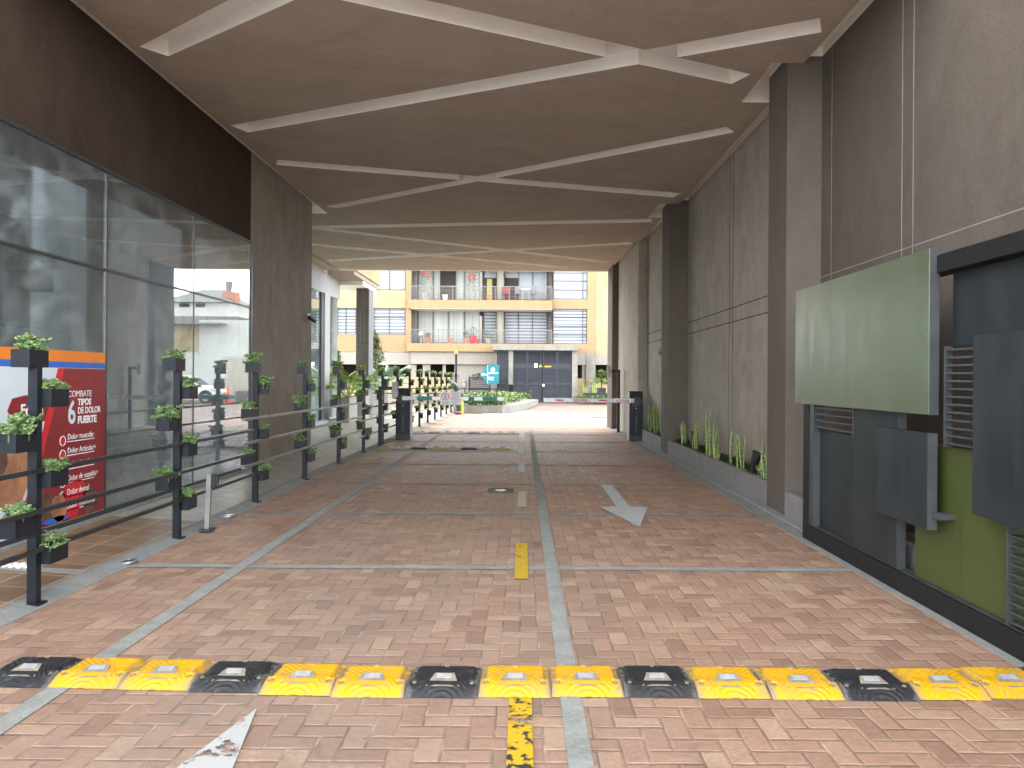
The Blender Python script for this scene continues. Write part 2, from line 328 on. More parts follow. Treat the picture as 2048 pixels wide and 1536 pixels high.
def bumpmat(name, c, dust, cover):
    t = NT(name); p = t.pos(); oc = t.objc()
    sx = t.n('ShaderNodeSeparateXYZ'); t.l(oc, sx.inputs[0])
    f = t.noise(p, 16, 7, .7); f2 = t.noise(p, 70, 4)
    sides = t.math('MULTIPLY', t.math('ABSOLUTE', sx.outputs[0]), 5.9)           # dirt collects at the joints of the modules
    g = t.math('ADD', t.math('MULTIPLY_ADD', f2, .22, t.math('MULTIPLY', f, .72)), t.math('MULTIPLY', t.math('POWER', sides, 9.0), .26))
    pn = t.n('ShaderNodeNewGeometry').outputs['Pointiness']; g = t.math('ADD', g, t.math('MULTIPLY', t.ramp(pn, [(.42, 1.0), (.5, 0.0)]), .07))
    m = t.math('MULTIPLY', t.ramp(g, [(cover-.05, 0.0), (cover+.02, .35), (cover+.16, 1.0)]), .92)
    cc = t.mix(t.noise(p, 5, 4), tuple(x*.82 for x in c), c)
    t.col(t.mix(m, cc, dust), t.math('MULTIPLY_ADD', f, .4, .22), 0, .5); t.bump(f2, .15, .002)
    return t.m
M['yellow'] = bumpmat('yellow_rubber', (.66, .35, .006), (.24, .19, .12), .52)
M['black'] = bumpmat('black_rubber', (.018, .020, .024), (.12, .115, .11), .57)
M['dusty'] = bumpmat('dusty_white_rubber', (.42, .40, .36), (.20, .18, .15), .50)
M['dustyy'] = bumpmat('dusty_yellow_rubber', (.50, .36, .10), (.28, .25, .20), .50)
M['reflect'] = simple('white_reflector', (.30, .31, .32), .3, 0, .15, 30)
M['dustgrey'] = simple('dusty_grey_rubber', (.22, .19, .145), .8, 0, .3, 30)
# ------------------------------------------------------------------ mesh builder
ORG = {}
class MB:
    def __init__(s): s.v = []; s.f = []; s.mi = []; s.cur = 0; s.sm = []
    def add(s, vs, fs, smooth=False):
        b = len(s.v); s.v += [tuple(v) for v in vs]
        for f in fs: s.f.append(tuple(b+i for i in f)); s.mi.append(s.cur); s.sm.append(smooth)
        return s
    def box(s, x0, x1, y0, y1, z0, z1, bev=0):
        x0, x1 = min(x0, x1), max(x0, x1); y0, y1 = min(y0, y1), max(y0, y1); z0, z1 = min(z0, z1), max(z0, z1)
        if bev:
            bm = bmesh.new(); bmesh.ops.create_cube(bm, size=1)
            for v in bm.verts: v.co = Vector(((x0+x1)/2+v.co.x*(x1-x0), (y0+y1)/2+v.co.y*(y1-y0), (z0+z1)/2+v.co.z*(z1-z0)))
            bmesh.ops.bevel(bm, geom=bm.edges[:], offset=bev, segments=2, affect='EDGES', profile=.6)
            bm.verts.index_update(); s.add([v.co for v in bm.verts], [[v.index for v in f.verts] for f in bm.faces]); bm.free(); return s
        return s.add([(x0,y0,z0),(x1,y0,z0),(x1,y1,z0),(x0,y1,z0),(x0,y0,z1),(x1,y0,z1),(x1,y1,z1),(x0,y1,z1)],
                     [(0,3,2,1),(4,5,6,7),(0,1,5,4),(1,2,6,5),(2,3,7,6),(3,0,4,7)])
    def tube(s, p, q, r, n=10, r2=None, cap=True):
        p = Vector(p); q = Vector(q); d = (q-p).normalized(); a = d.orthogonal().normalized(); b = d.cross(a); r2 = r if r2 is None else r2
        vs = [p+(a*math.cos(2*math.pi*k/n)+b*math.sin(2*math.pi*k/n))*r for k in range(n)]+[q+(a*math.cos(2*math.pi*k/n)+b*math.sin(2*math.pi*k/n))*r2 for k in range(n)]
        bi = len(s.v); s.add(vs, [(k, (k+1) % n, n+(k+1) % n, n+k) for k in range(n)], True)
        if cap: s.add(vs, [tuple(range(n-1, -1, -1)), tuple(range(n, 2*n))])
        return s
    def poly(s, pts, vec):                       # planar polygon extruded by vec
        n = len(pts); vec = Vector(vec); a = [Vector(p) for p in pts]; b = [p+vec for p in a]
        return s.add(a+b, [tuple(range(n-1, -1, -1)), tuple(range(n, 2*n))]+[(k, (k+1) % n, n+(k+1) % n, n+k) for k in range(n)])
    def disc(s, c, nrm, r, th, n=28):
        c = Vector(c); nrm = Vector(nrm).normalized(); return s.tube(c, c+nrm*th, r, n)
    def ring(s, c, nrm, r0, r1, th, n=32):
        nrm = Vector(nrm).normalized(); a = nrm.orthogonal().normalized(); b = nrm.cross(a); c = Vector(c); vs = []
        for rr, h in ((r0, 0), (r1, 0), (r1, th), (r0, th)):
            vs += [c+nrm*h+(a*math.cos(2*math.pi*k/n)+b*math.sin(2*math.pi*k/n))*rr for k in range(n)]
        fs = []
        for j in range(4):
            j2 = (j+1) % 4
            fs += [(j*n+k, j*n+(k+1) % n, j2*n+(k+1) % n, j2*n+k) for k in range(n)]
        return s.add(vs, fs)
    def ball(s, c, r, sq=(1, 1, 1), nu=10, nv=7, jit=0):
        vs = []; c = Vector(c)
        for i in range(1, nv):
            th = math.pi*i/nv
            for j in range(nu):
                ph = 2*math.pi*j/nu; k = 1+random.uniform(-jit, jit)
                vs.append(c+Vector((math.sin(th)*math.cos(ph)*sq[0], math.sin(th)*math.sin(ph)*sq[1], math.cos(th)*sq[2]))*r*k)
        vs += [c+Vector((0, 0, r*sq[2])), c-Vector((0, 0, r*sq[2]))]; t = len(vs)-2; fs = []
        for i in range(nv-2):
            for j in range(nu): fs.append((i*nu+j, (i+1)*nu+j, (i+1)*nu+(j+1) % nu, i*nu+(j+1) % nu))
        fs += [(t, j, (j+1) % nu) for j in range(nu)]+[(t+1, (nv-2)*nu+(j+1) % nu, (nv-2)*nu+j) for j in range(nu)]
        return s.add(vs, fs, True)
    def build(s, name, mats, parent=None, fixn=True):
        org = ORG.get(parent.name, Vector((0, 0, 0))) if parent else Vector((0, 0, 0))
        me = bpy.data.meshes.new(name); me.from_pydata([Vector(v)-org for v in s.v], [], s.f)
        for m_ in (mats if isinstance(mats, (list, tuple)) else [mats]): me.materials.append(m_)
        me.polygons.foreach_set('material_index', s.mi); me.polygons.foreach_set('use_smooth', s.sm)
        if fixn:
            bm = bmesh.new(); bm.from_mesh(me); bmesh.ops.recalc_face_normals(bm, faces=bm.faces[:]); bm.to_mesh(me); bm.free()
        me.update(); o = bpy.data.objects.new(name, me); COL.objects.link(o)
        if parent: o.parent = parent
        ORG[o.name] = org.copy(); return o
def tag(o, label=None, cat=None, group=None, kind=None):
    if label: o['label'] = label
    if cat: o['category'] = cat
    if group: o['group'] = group
    if kind: o['kind'] = kind
    return o
def thing(name, label, cat, loc=(0, 0, 0), group=None):
    o = bpy.data.objects.new(name, None); COL.objects.link(o); o.location = loc; o.empty_display_size = .2
    ORG[o.name] = Vector(loc); return tag(o, label, cat, group)
KIDS = {}
def copy_tree(o, parent=None):
    c = o.copy(); COL.objects.link(c); c.parent = parent
    for ch in o.children: copy_tree(ch, c)
    return c
def struct(name, mb, m): return tag(mb.build(name, m), kind='structure')
def bx(name, m, parent, x0, x1, y0, y1, z0, z1, bev=0): return MB().box(x0, x1, y0, y1, z0, z1, bev).build(name, m, parent)
FONTS = {}
def text(body, size, mat, parent, name, loc, xdir, ydir, align='LEFT', th=.002, squeeze=1, bold=0):
    cu = bpy.data.curves.new('lettering', 'FONT'); cu.body = body; cu.size = size; cu.align_x = align; cu.extrude = th/2; cu.offset = bold
    cu.resolution_u = 3
    o = bpy.data.objects.new('lettering', cu); COL.objects.link(o)
    dg = bpy.context.evaluated_depsgraph_get(); me = bpy.data.meshes.new_from_object(o.evaluated_get(dg)); bpy.data.objects.remove(o)
    X = Vector(xdir).normalized(); Y = Vector(ydir).normalized(); Z = X.cross(Y)
    org = ORG.get(parent.name, Vector()) if parent else Vector()
    for v in me.vertices: v.co = Vector(loc)+X*v.co.x*squeeze+Y*v.co.y+Z*v.co.z-org
    me.materials.clear(); me.materials.append(mat); me.name = name
    t = bpy.data.objects.new(name, me); COL.objects.link(t); t.parent = parent; ORG[t.name] = org.copy(); return t
ORD = ['nearest', 'second', 'third', 'fourth', 'fifth', 'sixth', 'seventh', 'eighth', 'ninth', 'tenth', 'eleventh', 'twelfth', 'thirteenth', 'fourteenth', 'fifteenth', 'sixteenth']
# ================================================================== SETTING: ground
H = 4.975
struct('ground', MB().box(-150, 150, -60, 200, -.4, -.03), M['ground'])
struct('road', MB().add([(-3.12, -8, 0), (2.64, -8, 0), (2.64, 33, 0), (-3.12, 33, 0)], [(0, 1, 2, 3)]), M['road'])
struct('courtyard', MB().add([(-30, 24.7, -.012), (60, 24.7, -.012), (60, 90, -.012), (-30, 90, -.012)], [(0, 1, 2, 3)]), M['court'])
kb = MB(); kb.poly([(-3.30, -8, -.02), (-3.30, -8, .028), (-3.24, -8, .030), (-3.10, -8, .004), (-3.10, -8, -.02)], (0, 42, 0))
struct('kerb_left', kb, M['kerb'])
kb = MB(); kb.poly([(2.62, -8, -.02), (2.62, -8, .005), (2.78, -8, .006), (2.79, -8, .02), (2.87, -8, .03), (3.3, -8, .03), (3.3, -8, -.02)], (0, 32.6, 0))
struct('kerb_right', kb, M['kerb'])
st = MB(); z = .005
st.add([(.185, -8, z), (.285, -8, z), (.285, 33, z), (.185, 33, z)], [(0, 1, 2, 3)])
st.add([(-2.275, -8, z), (-2.165, -8, z), (-2.165, 33, z), (-2.275, 33, z)], [(0, 1, 2, 3)])
for y in [1.28, 6.1, 8.54, 10.95, 13.4, 15.85, 18.3, 20.75, 23.2, 25.6]:
    hw = .055
    for a, b in ((-3.10, -2.278), (-2.162, .182), (.288, 2.62)): st.add([(a, y-hw, z), (b, y-hw, z), (b, y+hw, z), (a, y+hw, z)], [(0, 1, 2, 3)])
struct('concrete_strip', st, M['concrete'])
def flat(pts, z): return MB().add([(x, y, z) for x, y in pts], [tuple(range(len(pts)))])
struct('apron', flat([(-1.6, 30.6), (3.4, 30.6), (2.4, 33.6), (.2, 36.6), (-1.9, 36.0)], .004), M['concrete'])
cl = MB(); cl.add([(2.2, 33.5, -.006), (2.6, 33.5, -.006), (8.3, 21, -.006), (7.8, 21, -.006)], [(0, 1, 2, 3)])
cl.add([(2.3, 35, -.006), (2.55, 35, -.006), (-.4, 47, -.006), (-.6, 47, -.006)], [(0, 1, 2, 3)])
cl.add([(-2.75, 24.8, .006), (-2.65, 24.8, .006), (-1.95, 32.8, .006), (-2.05, 32.8, .006)], [(0, 1, 2, 3)])
struct('courtyard_line', cl, M['gateconc'])
# pavement, gently falling to the kerb
def pave(name, y0, y1, xi, m):
    v = [(-3.28, y0, .026), (-3.28, y1, .026), (xi, y1, .085), (xi, y0, .085)]
    v += [(a, b, -.02) for a, b, c in v]
    struct(name, MB().add(v, [(0, 1, 2, 3), (7, 6, 5, 4), (0, 3, 7, 4), (2, 1, 5, 6)]), m)
pave('pavement_near', -8, 7.85, -4.30, M['tile_brown']); pave('pavement_far', 7.85, 36, -4.30, M['tile_beige'])
struct('pavement_court', MB().box(-16, -4.30, 15.3, 36, -.02, .085), M['tile_beige'])
mz = MB()
for a in range(12):
    for b in range(4):
        if (a+b) % 2 == 0: mz.box(-4.02+a*.028, -4.02+a*.028+.026, 5.78+b*.03, 5.78+b*.03+.028, .055, .0725)
struct('mosaic_inlay', mz, M['inkwhite'])
# painted markings
struct('arrow_marking', MB().add([(1.10, 10.9, .009), (1.27, 10.9, .009), (1.265, 9.05, .009), (1.48, 9.05, .009), (1.195, 7.82, .009), (.90, 9.05, .009), (1.11, 9.05, .009)], [(0, 6, 2, 1), (6, 5, 4, 3, 2)]), M['markwhite'])
struct('entry_arrow_marking', MB().add([(-1.19, 3.47, .009), (-1.10, 2.95, .009), (-.98, 1.6, .009), (-1.55, 1.6, .009), (-1.31, 2.95, .009)], [(0, 4, 3, 2, 1)]), M['markwhite2'])
def dash(n, y0, y1, m, xa=-.055, xb=.05):
    struct(n, MB().add([(xa, y0, .009), (xb, y0, .009), (xb, y1, .009), (xa, y1, .009)], [(0, 1, 2, 3)]), m)
dash('lane_dash_near', 2.2, 3.60, M['markyb']); dash('lane_dash_yellow', 5.75, 7.0, M['markyellow']); dash('lane_dash_cream', 9.0, 10.2, M['markcream'])
dash('lane_dash_far', 12.4, 13.6, M['markwhite3'], -.07, .04); dash('lane_dash_white', 15.2, 16.9, M['markwhite3'], -.09, .05)
dash('lane_dash_court', 18.2, 21.5, M['markwhite3'], -.09, .05)
# ================================================================== ceiling with slots
END = 24.57; CF = 5.6; TOPZ = H+.17
outline = [(-4.16, CF), (3.05, CF), (3.05, 8.42), (2.70, 8.42), (2.70, 9.62), (3.07, 9.62), (3.07, 15.21), (2.66, 15.21), (2.66, 16.5), (2.95, 16.5), (2.95, 19.25), (2.80, 19.25),
           (2.80, 20.0), (2.76, 20.0), (2.76, 23.3), (2.69, 23.3), (2.69, END), (-5.9, END), (-5.9, 16.3), (-4.16, 16.3)]
slots = [[(-4.06, 8.11), (-1.05, 5.80), (-.35, 5.80), (-3.87, 8.35)],
         [(-3.2, 5.98), (2.56, 8.73), (2.42, 9.03), (-3.35, 6.3)],
         [(-4.06, 10.63), (2.82, 7.37), (2.95, 7.67), (-3.93, 10.93)],
         [(-3.95, 12.28), (2.93, 14.32), (2.83, 14.65), (-4.05, 12.58)],
         [(-4.02, 15.6), (2.76, 10.55), (2.94, 10.78), (-3.85, 15.8)],
         [(-5.6, 17.72), (2.76, 16.61), (2.81, 16.97), (-5.6, 18.08)],
         [(-5.6, 17.22), (2.55, 22.65), (2.4, 23.0), (-5.6, 17.55)],
         [(-5.6, 19.86), (1.37, 23.81), (1.26, 24.14), (-5.6, 20.30)],
         [(-5.84, 22.72), (2.68, 19.42), (2.8, 19.74), (-5.76, 23.1)],
         ]
roof_t = thing('passage_ceiling', 'brown plaster ceiling over the driveway cut by crossing white slots', 'ceiling', (0, CF, H))
def prism_obj(pts, z0, z1):
    mb = MB(); mb.poly([(x, y, z0) for x, y in pts], (0, 0, z1-z0)); return mb.build('cutter', M['white'])
pan = MB(); pan.poly([(x, y, H) for x, y in outline], (0, 0, .17)); pan = pan.build('ceiling_panel', [M['ceiling'], M['white']])
bpy.context.view_layer.update()
cuts = []
for k, s_ in enumerate(slots):
    c = prism_obj(s_, H-.3, TOPZ+.3+.01*k); cuts.append(c)
    md = pan.modifiers.new('slot', 'BOOLEAN'); md.operation = 'DIFFERENCE'; md.object = c; md.solver = 'EXACT'
dg = bpy.context.evaluated_depsgraph_get(); me = bpy.data.meshes.new_from_object(pan.evaluated_get(dg))
pan.modifiers.clear(); pan.data = me
for c in cuts: bpy.data.objects.remove(c)
me.materials.clear(); me.materials.append(M['ceiling']); me.materials.append(M['white'])
for p in me.polygons: p.material_index = 0 if p.normal.z < -.5 else 1
for v in me.vertices: v.co -= ORG[roof_t.name]
pan.parent = roof_t
bx('slot_backing', M['white'], roof_t, -6.4, 3.6, CF, END, TOPZ+.002, TOPZ+.12)
bx('end_lip', M['white'], roof_t, -5.9, 2.69, END+.003, END+.16, H-.02, TOPZ+.12)
mass = thing('unseen_upper_building', 'unseen upper storeys over the covered driveway, made tall to shade the courtyard', 'building', (0, CF, 5.3))
bx('storey_block', M['mass'], mass, -4.9, 9, CF, END+.1, TOPZ+.14, 34)  # unseen block, its height set to keep skylight off the courtyard
# ================================================================== right wall
rw = thing('side_wall', 'mauve brown plastered wall with projecting columns along the right of the driveway', 'wall', (3.3, 0, 0))
def seg(nm, m, x, y0, y1): 
    bx(nm, m, rw, x, 4.4, y0, y1, -.02, 5.05); bx('white_band', M['white'], rw, x, 4.4, y0, y1, 5.05, TOPZ)
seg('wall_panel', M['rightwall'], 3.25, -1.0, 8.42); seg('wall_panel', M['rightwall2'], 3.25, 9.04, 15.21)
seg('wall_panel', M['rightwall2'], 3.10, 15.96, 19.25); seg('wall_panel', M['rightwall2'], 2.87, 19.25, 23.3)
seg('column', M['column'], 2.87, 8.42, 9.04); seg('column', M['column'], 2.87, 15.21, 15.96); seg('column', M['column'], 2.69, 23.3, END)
def seam(m, x, y0, y1, z0, z1): return bx('seam', m, rw, x-.003, x+.02, y0, y1, z0, z1)
for a, b in ((6.43, 6.439), (6.62, 6.629), (8.14, 8.146)): seam(M['seam'], 3.25, a, b, 2.0, 5.05)
seam(M['seam'], 3.252, -1, 8.42, 2.628, 2.638)
for a in (11.95, 12.15): seam(M['seamd'], 3.25, a, a+.014, .3, 5.05)
for a in (2.40, 2.62): seam(M['seamd'], 3.252, 9.04, 15.21, a, a+.016)
seam(M['seamd'], 3.10, 17.0, 17.02, .3, 5.05)
for a in (2.40, 2.62): seam(M['seamd'], 3.102, 15.96, 19.25, a, a+.018)
# planters along the wall
def planter(y0, y1, xw, h, label):
    t = thing('wall_planter', label, 'planter', (2.87, y0, 0), 'grey planters along the right wall')
    mb = MB(); mb.box(2.868, 2.93, y0, y1, 0, h, .006); mb.build('front_wall', M['planterwall'], t)
    bx('soil', M['soil'], t, 2.93, xw-.002, y0, y1, .02, h-.05)
    return t
planter(9.042, 15.208, 3.25, .31, 'long grey planter of snake plants between the first two wall columns')
planter(15.962, 18.5, 3.10, .31, 'short grey planter of snake plants beside the right barrier cabinet')
planter(3.2, 8.418, 3.25, .29, 'grey planter mostly hidden behind the metal screen')
def leafquad(mb, c, d, up, l, wd, droop=.3, fold=.15):
    d = Vector(d).normalized(); s_ = d.cross(up)
    if s_.length < 1e-3: s_ = Vector((1, 0, 0))
    s_.normalize(); n = s_.cross(d)
    c = Vector(c); m_ = c+d*l*.5+n*l*.08; e = c+d*l-n*l*droop*.4
    mb.add([c, m_+s_*wd/2+n*fold*wd, e, m_-s_*wd/2+n*fold*wd, m_], [(0, 1, 4), (1, 2, 4), (2, 3, 4), (3, 0, 4)])
def cover(name, y0, y1, xw, h, n, label):
    mb = MB()
    for k in range(n):
        y = random.uniform(y0, y1); x = random.uniform(2.97, xw-.02); zz = h-.05+max(0, mnoise.noise((x*6, y*3, 1)))*.13
        for q in range(7):
            a = random.uniform(0, 6.28); leafquad(mb, (x, y, zz+random.uniform(-.02, .05)), (math.cos(a), math.sin(a), random.uniform(.1, 1.1)), Vector((0, 0, 1)), random.uniform(.03, .065), random.uniform(.015, .03))
    tag(mb.build('ground_cover', M['cover'], None, False), label, 'ground cover', kind='stuff')
    pb = MB()
    for k in range(int((y1-y0)*90)):
        y = random.uniform(y0, y1); pb.ball((random.uniform(2.94, 3.08), y, h-.045), random.uniform(.012, .03), (1, random.uniform(.7, 1.3), .7), 6, 4, .15)
    tag(pb.build('pebbles', M['pebble']), 'pale pebbles among '+label, 'pebbles', kind='stuff')
cover('a', 9.3, 15.1, 3.22, .31, 560, 'low dark ground cover under the snake plants of the long planter')
cover('b', 16.0, 18.4, 3.08, .31, 220, 'low dark ground cover in the planter beside the barrier cabinet')
def blade(mb, base, h, wd, lean, face, tw=.3):
    base = Vector(base); n = 7; rows = []
    for k in range(n+1):
        t = k/n; wv = wd*(.55+.45*math.sin(min(1, t*1.5)*math.pi/2))*(1-t**4)+.001
        a = face+tw*t; s_ = Vector((math.cos(a), math.sin(a), 0)); c = base+Vector((lean[0]*t*t, lean[1]*t*t, h*t)); nn = Vector((-math.sin(a), math.cos(a), 0))*wv*.18
        rows.append((c-s_*wv/2+nn, c-s_*wv*.36+nn*.4, c, c+s_*wv*.36+nn*.4, c+s_*wv/2+nn))
    for k in range(n):
        a, b = rows[k], rows[k+1]
        for j in range(4):
            mb.cur = 1 if j in (0, 3) else 0; mb.add([a[j], a[j+1], b[j+1], b[j]], [(0, 1, 2, 3)], True)
snakes = [(14.35, 3.02, 5, .40, 'low clump of broad snake plant leaves at the far end of the long planter'), (13.3, 3.0, 6, .52, 'snake plant behind the dark spotlight at the far end of the long planter'),
          (12.3, 2.99, 5, .72, 'tallest yellow edged snake plant in the long planter'), (11.75, 2.97, 8, .46, 'dense dark clump of many snake plant leaves in the long planter'),
          (11.0, 2.98, 1, .52, 'single dark snake plant leaf standing alone in mid planter'), (10.52, 2.97, 4, .46, 'snake plant with broad crossed leaves and bright yellow margins'),
          (10.25, 2.95, 1, .45, 'single pale banded upright snake plant leaf left of the near spotlight'), (9.95, 3.06, 1, .14, 'tiny snake plant shoot behind the near black spotlight'),
          (9.5, 3.0, 5, .46, 'pale banded snake plant against the nearest column'), (7.62, 2.90, 1, .30, 'lone snake plant leaf peeking out beside the metal screen'),
          (17.9, 2.98, 7, .62, 'tall snake plant clump right beside the barrier cabinet'), (17.1, 2.98, 6, .70, 'tall snake plant clump beneath the round wall light'), (16.4, 2.98, 5, .60, 'snake plant clump at the near end of the short planter')]
for y, x, n, h, lab in snakes:
    t = thing('snake_plant', lab, 'plant', (x, y, .26), 'snake plants in the wall planters'); mb = MB()
    for k in range(n):
        hh = h*random.uniform(.72, 1.05) if k else h*1.03
        blade(mb, (x+random.uniform(-.05, .05)*(n > 1), y+random.uniform(-.10, .10)*(n > 1), .26), hh+.08, random.uniform(.045, .066), (random.uniform(-.07, .05), random.uniform(-.10, .10)), random.uniform(-.6, .9), random.uniform(-.5, .5))
    mb.build('leaves', [M['sans'], M['sansedge']], t, False)
def spot(y, x, lab, rz):
    t = thing('garden_spotlight', lab, 'spotlight', (x, y, .26), 'black spotlights in the wall planters')
    mb = MB(); mb.tube((x, y, .26), (x, y, .38), .012); mb.box(x-.02, x+.02, y-.02, y+.02, .37, .42); mb.build('stake', M['blackplastic'], t)
    a = Vector((.35, -.25*rz, .9)).normalized(); p = Vector((x, y, .40)); mb = MB(); mb.tube(p, p+a*.17, .04, 16, .075); mb.ring(p+a*.165, a, .062, .08, .02); mb.build('lamp_head', M['blackplastic'], t)
spot(9.95, 2.97, 'large black spotlight in the long planter near the nearest column', 1); spot(13.55, 2.98, 'black spotlight at the far end of the long planter', -1)
spot(18.1, 2.95, 'black spotlight touching the right barrier cabinet', -1); spot(16.25, 2.96, 'black spotlight at the near end of the short planter', 1)
# wall light
wl = thing('wall_light', 'round chrome wall light on the far right wall bay', 'lamp', (3.1, 16.85, 2.12))
mb = MB(); mb.disc((3.1, 16.85, 2.12), (-1, 0, 0), .10, .03); mb.build('back_plate', M['blackplastic'], wl)
mb = MB(); mb.ball((3.06, 16.85, 2.12), .095, (1.3, 1, .95), 16, 10); mb.build('lamp_head', M['alu'], wl)
# ================================================================== metal screen on the right
scn = thing('metal_screen', 'screen of overlapping green and slate metal panels with louvres in front of right wall', 'metal screen', (2.7, 3.3, 0))
Y0 = 3.3
bx('bottom_rail', M['screenframe'], scn, 2.68, 2.80, Y0, 7.36, .0, .145, .004)
bx('bottom_ledge', M['screenedge'], scn, 2.70, 2.79, Y0, 7.20, .146, .153)
bx('end_post', M['screenframe'], scn, 2.682, 2.80, 7.22, 7.36, .146, 2.2, .004); bx('inner_post', M['screenedge'], scn, 2.69, 2.79, 7.12, 7.217, .154, 1.9)
bx('top_rail', M['screenframe'], scn, 2.66, 2.80, Y0, 7.36, 2.2, 2.315, .004)
bx('end_post', M['screenframe'], scn, 2.682, 2.80, Y0, Y0+.12, .146, 2.2, .004)
def spanel(m, x, y0, y1, z0, z1, lab, edge=None, th=.035):
    p = bx('panel', m, scn, x, x+th, y0, y1, z0, z1, .003); tag(p, lab)
    if edge: bx('panel_edge', edge, p, x+.004, x+th+.014, y0-.006, y0-.001, z0, z1)
    return p
spanel(M['pgreen2'], 2.615, 4.965, 7.40, 1.285, 2.36, 'large pale green top panel', M['screenedge'], .05)
spanel(M['pdark'], 2.75, 6.2, 7.115, .154, 1.05, 'recessed slate panel at the far end')
spanel(M['pdark'], 2.69, 5.53, 6.26, .154, 1.284, 'tall slate panel', M['screenedge'], .05)
spanel(M['pdark'], 2.60, 4.95, 5.66, .545, 1.168, 'small square slate panel standing proud', M['screenedge'], .05)
bx('bracket', M['screenedge'], scn, 2.63, 2.74, 4.86, 4.943, .625, .665)
spanel(M['pgreen'], 2.735, 4.15, 5.36, .154, 1.083, 'olive green lower panel')
spanel(M['pdark'], 2.755, Y0+.12, 4.94, 1.728, 2.198, 'wide slate panel under the top rail')
spanel(M['pdark'], 2.60, 3.55, 4.45, .735, 1.768, 'large square slate panel at the near end', None, .05)
def louvre(y0, y1, z0, z1, n, fr=True):
    mb = MB()
    for k in range(n):
        zz = z0+(k+.5)*(z1-z0)/n; mb.box(2.69, 2.73, y0+.012, y1-.012, zz-.006, zz+.006)
    if fr: mb.box(2.685, 2.735, y0, y0+.012, z0, z1); mb.box(2.685, 2.735, y1-.012, y1, z0, z1)
    mb.build('louvre', M['screenedge'], scn)
louvre(6.26, 7.115, 1.052, 1.284, 4); louvre(4.452, 4.915, 1.085, 1.726, 13); louvre(3.45, 4.27, .154, .734, 11)
# ================================================================== left shop building
shop = thing('shop_building', 'corner shop with tall glazing under a dark brown plaster band on the left', 'building', (-4.24, 4, 0))
bx('wall_band', M['leftwall'], shop, -4.9, -4.24, -1, 11.95, 3.60, 5.0); bx('white_band', M['white'], shop, -4.9, -4.24, -1, 15.4, 5.0, TOPZ)
bx('pillar', M['pillar'], shop, -6.35, -4.24, 11.95, 15.4, -.02, 5.0); bx('interior_wall', M['interiorw'], shop, -9.99, -4.92, 11.70, 11.94, .10, 5.0); bx('interior_wall', M['interiorw'], shop, -4.92, -4.42, 11.70, 11.94, .10, 3.59)
sill = MB(); sill.box(-4.40, -4.17, -1, 11.95, .02, .11, .006); sill.build('sill', M['concrete'], shop)
gx = -4.225
mull = [-1, 1.78, 3.78, 5.79, 7.80, 9.87, 11.90]
for a, b in zip(mull[:-1], mull[1:]):
    f = MB(); f.box(gx-.03, gx+.015, a+.0, b, .11, .15); f.box(gx-.03, gx+.015, a, b, 3.56, 3.60); f.box(gx-.035, gx+.008, a, b, 2.565, 2.590)
    f.box(gx-.03, gx+.006, b-.012, b+.006, .15, 3.56); fo = f.build('window', M['frame'], shop)
    g = MB(); g.box(gx-.006, gx, a+.007, b-.013, .15, 2.565); g.box(gx-.006, gx, a+.007, b-.013, 2.59, 3.56); g.build('pane', M['glass'], fo)
bx('end_jamb', M['frame'], shop, gx-.08, gx+.02, 11.9065, 11.95, .11, 3.6)
for y in mull[2:-1]: bx('fin', M['frame'], shop, -4.37, -4.262, y-.03, y+.03, .11, 3.56)
bx('interior_floor', M['floorin'], shop, -10, -4.41, -1, 11.95, -.02, .10)
bx('interior_ceiling', M['interior'], shop, -10, -9.0, -1, 11.69, 4.9, 5.0); bx('added_roof_light_frame', M['frame'], shop, -9.0, -4.91, 9.2, 9.4, 4.85, 4.99)  # roof left open beside this strip, an added skylight to brighten the shop
bx('interior_wall', M['interior'], shop, -10.2, -10.0, -1, 15.3, .10, 5.0)
for y, m_ in ((9.35, 'interior'), (11.1, 'interior')): bx('interior_column', M[m_], shop, -6.9, -6.3, y, y+.5, .10, 4.9)
# white column and display unit inside, near the left frame edge
bx('interior_column', M['interiorw'], shop, -5.35, -4.95, 6.95, 7.35, .10, 4.9)
un = MB(); un.box(-6.1, -5.5, 6.6, 8.0, .10, 1.9); ds = thing('display_unit', 'white display unit inside the shop behind the poster', 'shelf', (-5.8, 7.3, .1))
un.build('cabinet', M['interiorw'], ds); bx('top_shelf', M['inkwhite'], ds, -6.15, -5.45, 6.55, 8.05, 1.901, 2.0)
def bushy(mb, c, r, n, l, wd, flat_=1):
    for k in range(n):
        d = Vector((random.gauss(0, 1), random.gauss(0, 1), random.gauss(0, 1))).normalized(); p = Vector(c)+Vector((d.x*r[0], d.y*r[1], d.z*r[2]))*random.uniform(.5, 1)**.6
        leafquad(mb, p, d+Vector((random.uniform(-.6, .6), random.uniform(-.6, .6), random.uniform(-.2, .6))), Vector((0, 0, 1)), l*random.uniform(.7, 1.3), wd*random.uniform(.7, 1.3))
hb = thing('hanging_planter', 'dark planter with leafy plant hanging on a cord inside the shop', 'planter', (-5.2, 8.15, 2.4))
bx('box', M['frame'], hb, -5.36, -5.04, 8.05, 8.27, 2.40, 2.62); MB().tube((-5.2, 8.15, 2.62), (-5.2, 8.15, 4.9), .006, 6).build('cord', M['frame'], hb)
fern = MB(); bushy(fern, (-5.2, 8.15, 2.66), (.2, .16, .13), 170, .10, .05)
hp = thing('fern', 'leafy green fern growing in the hanging planter', 'plant', (-5.2, 8.15, 2.62)); fern.build('leaves', M['cover'], hp, False)
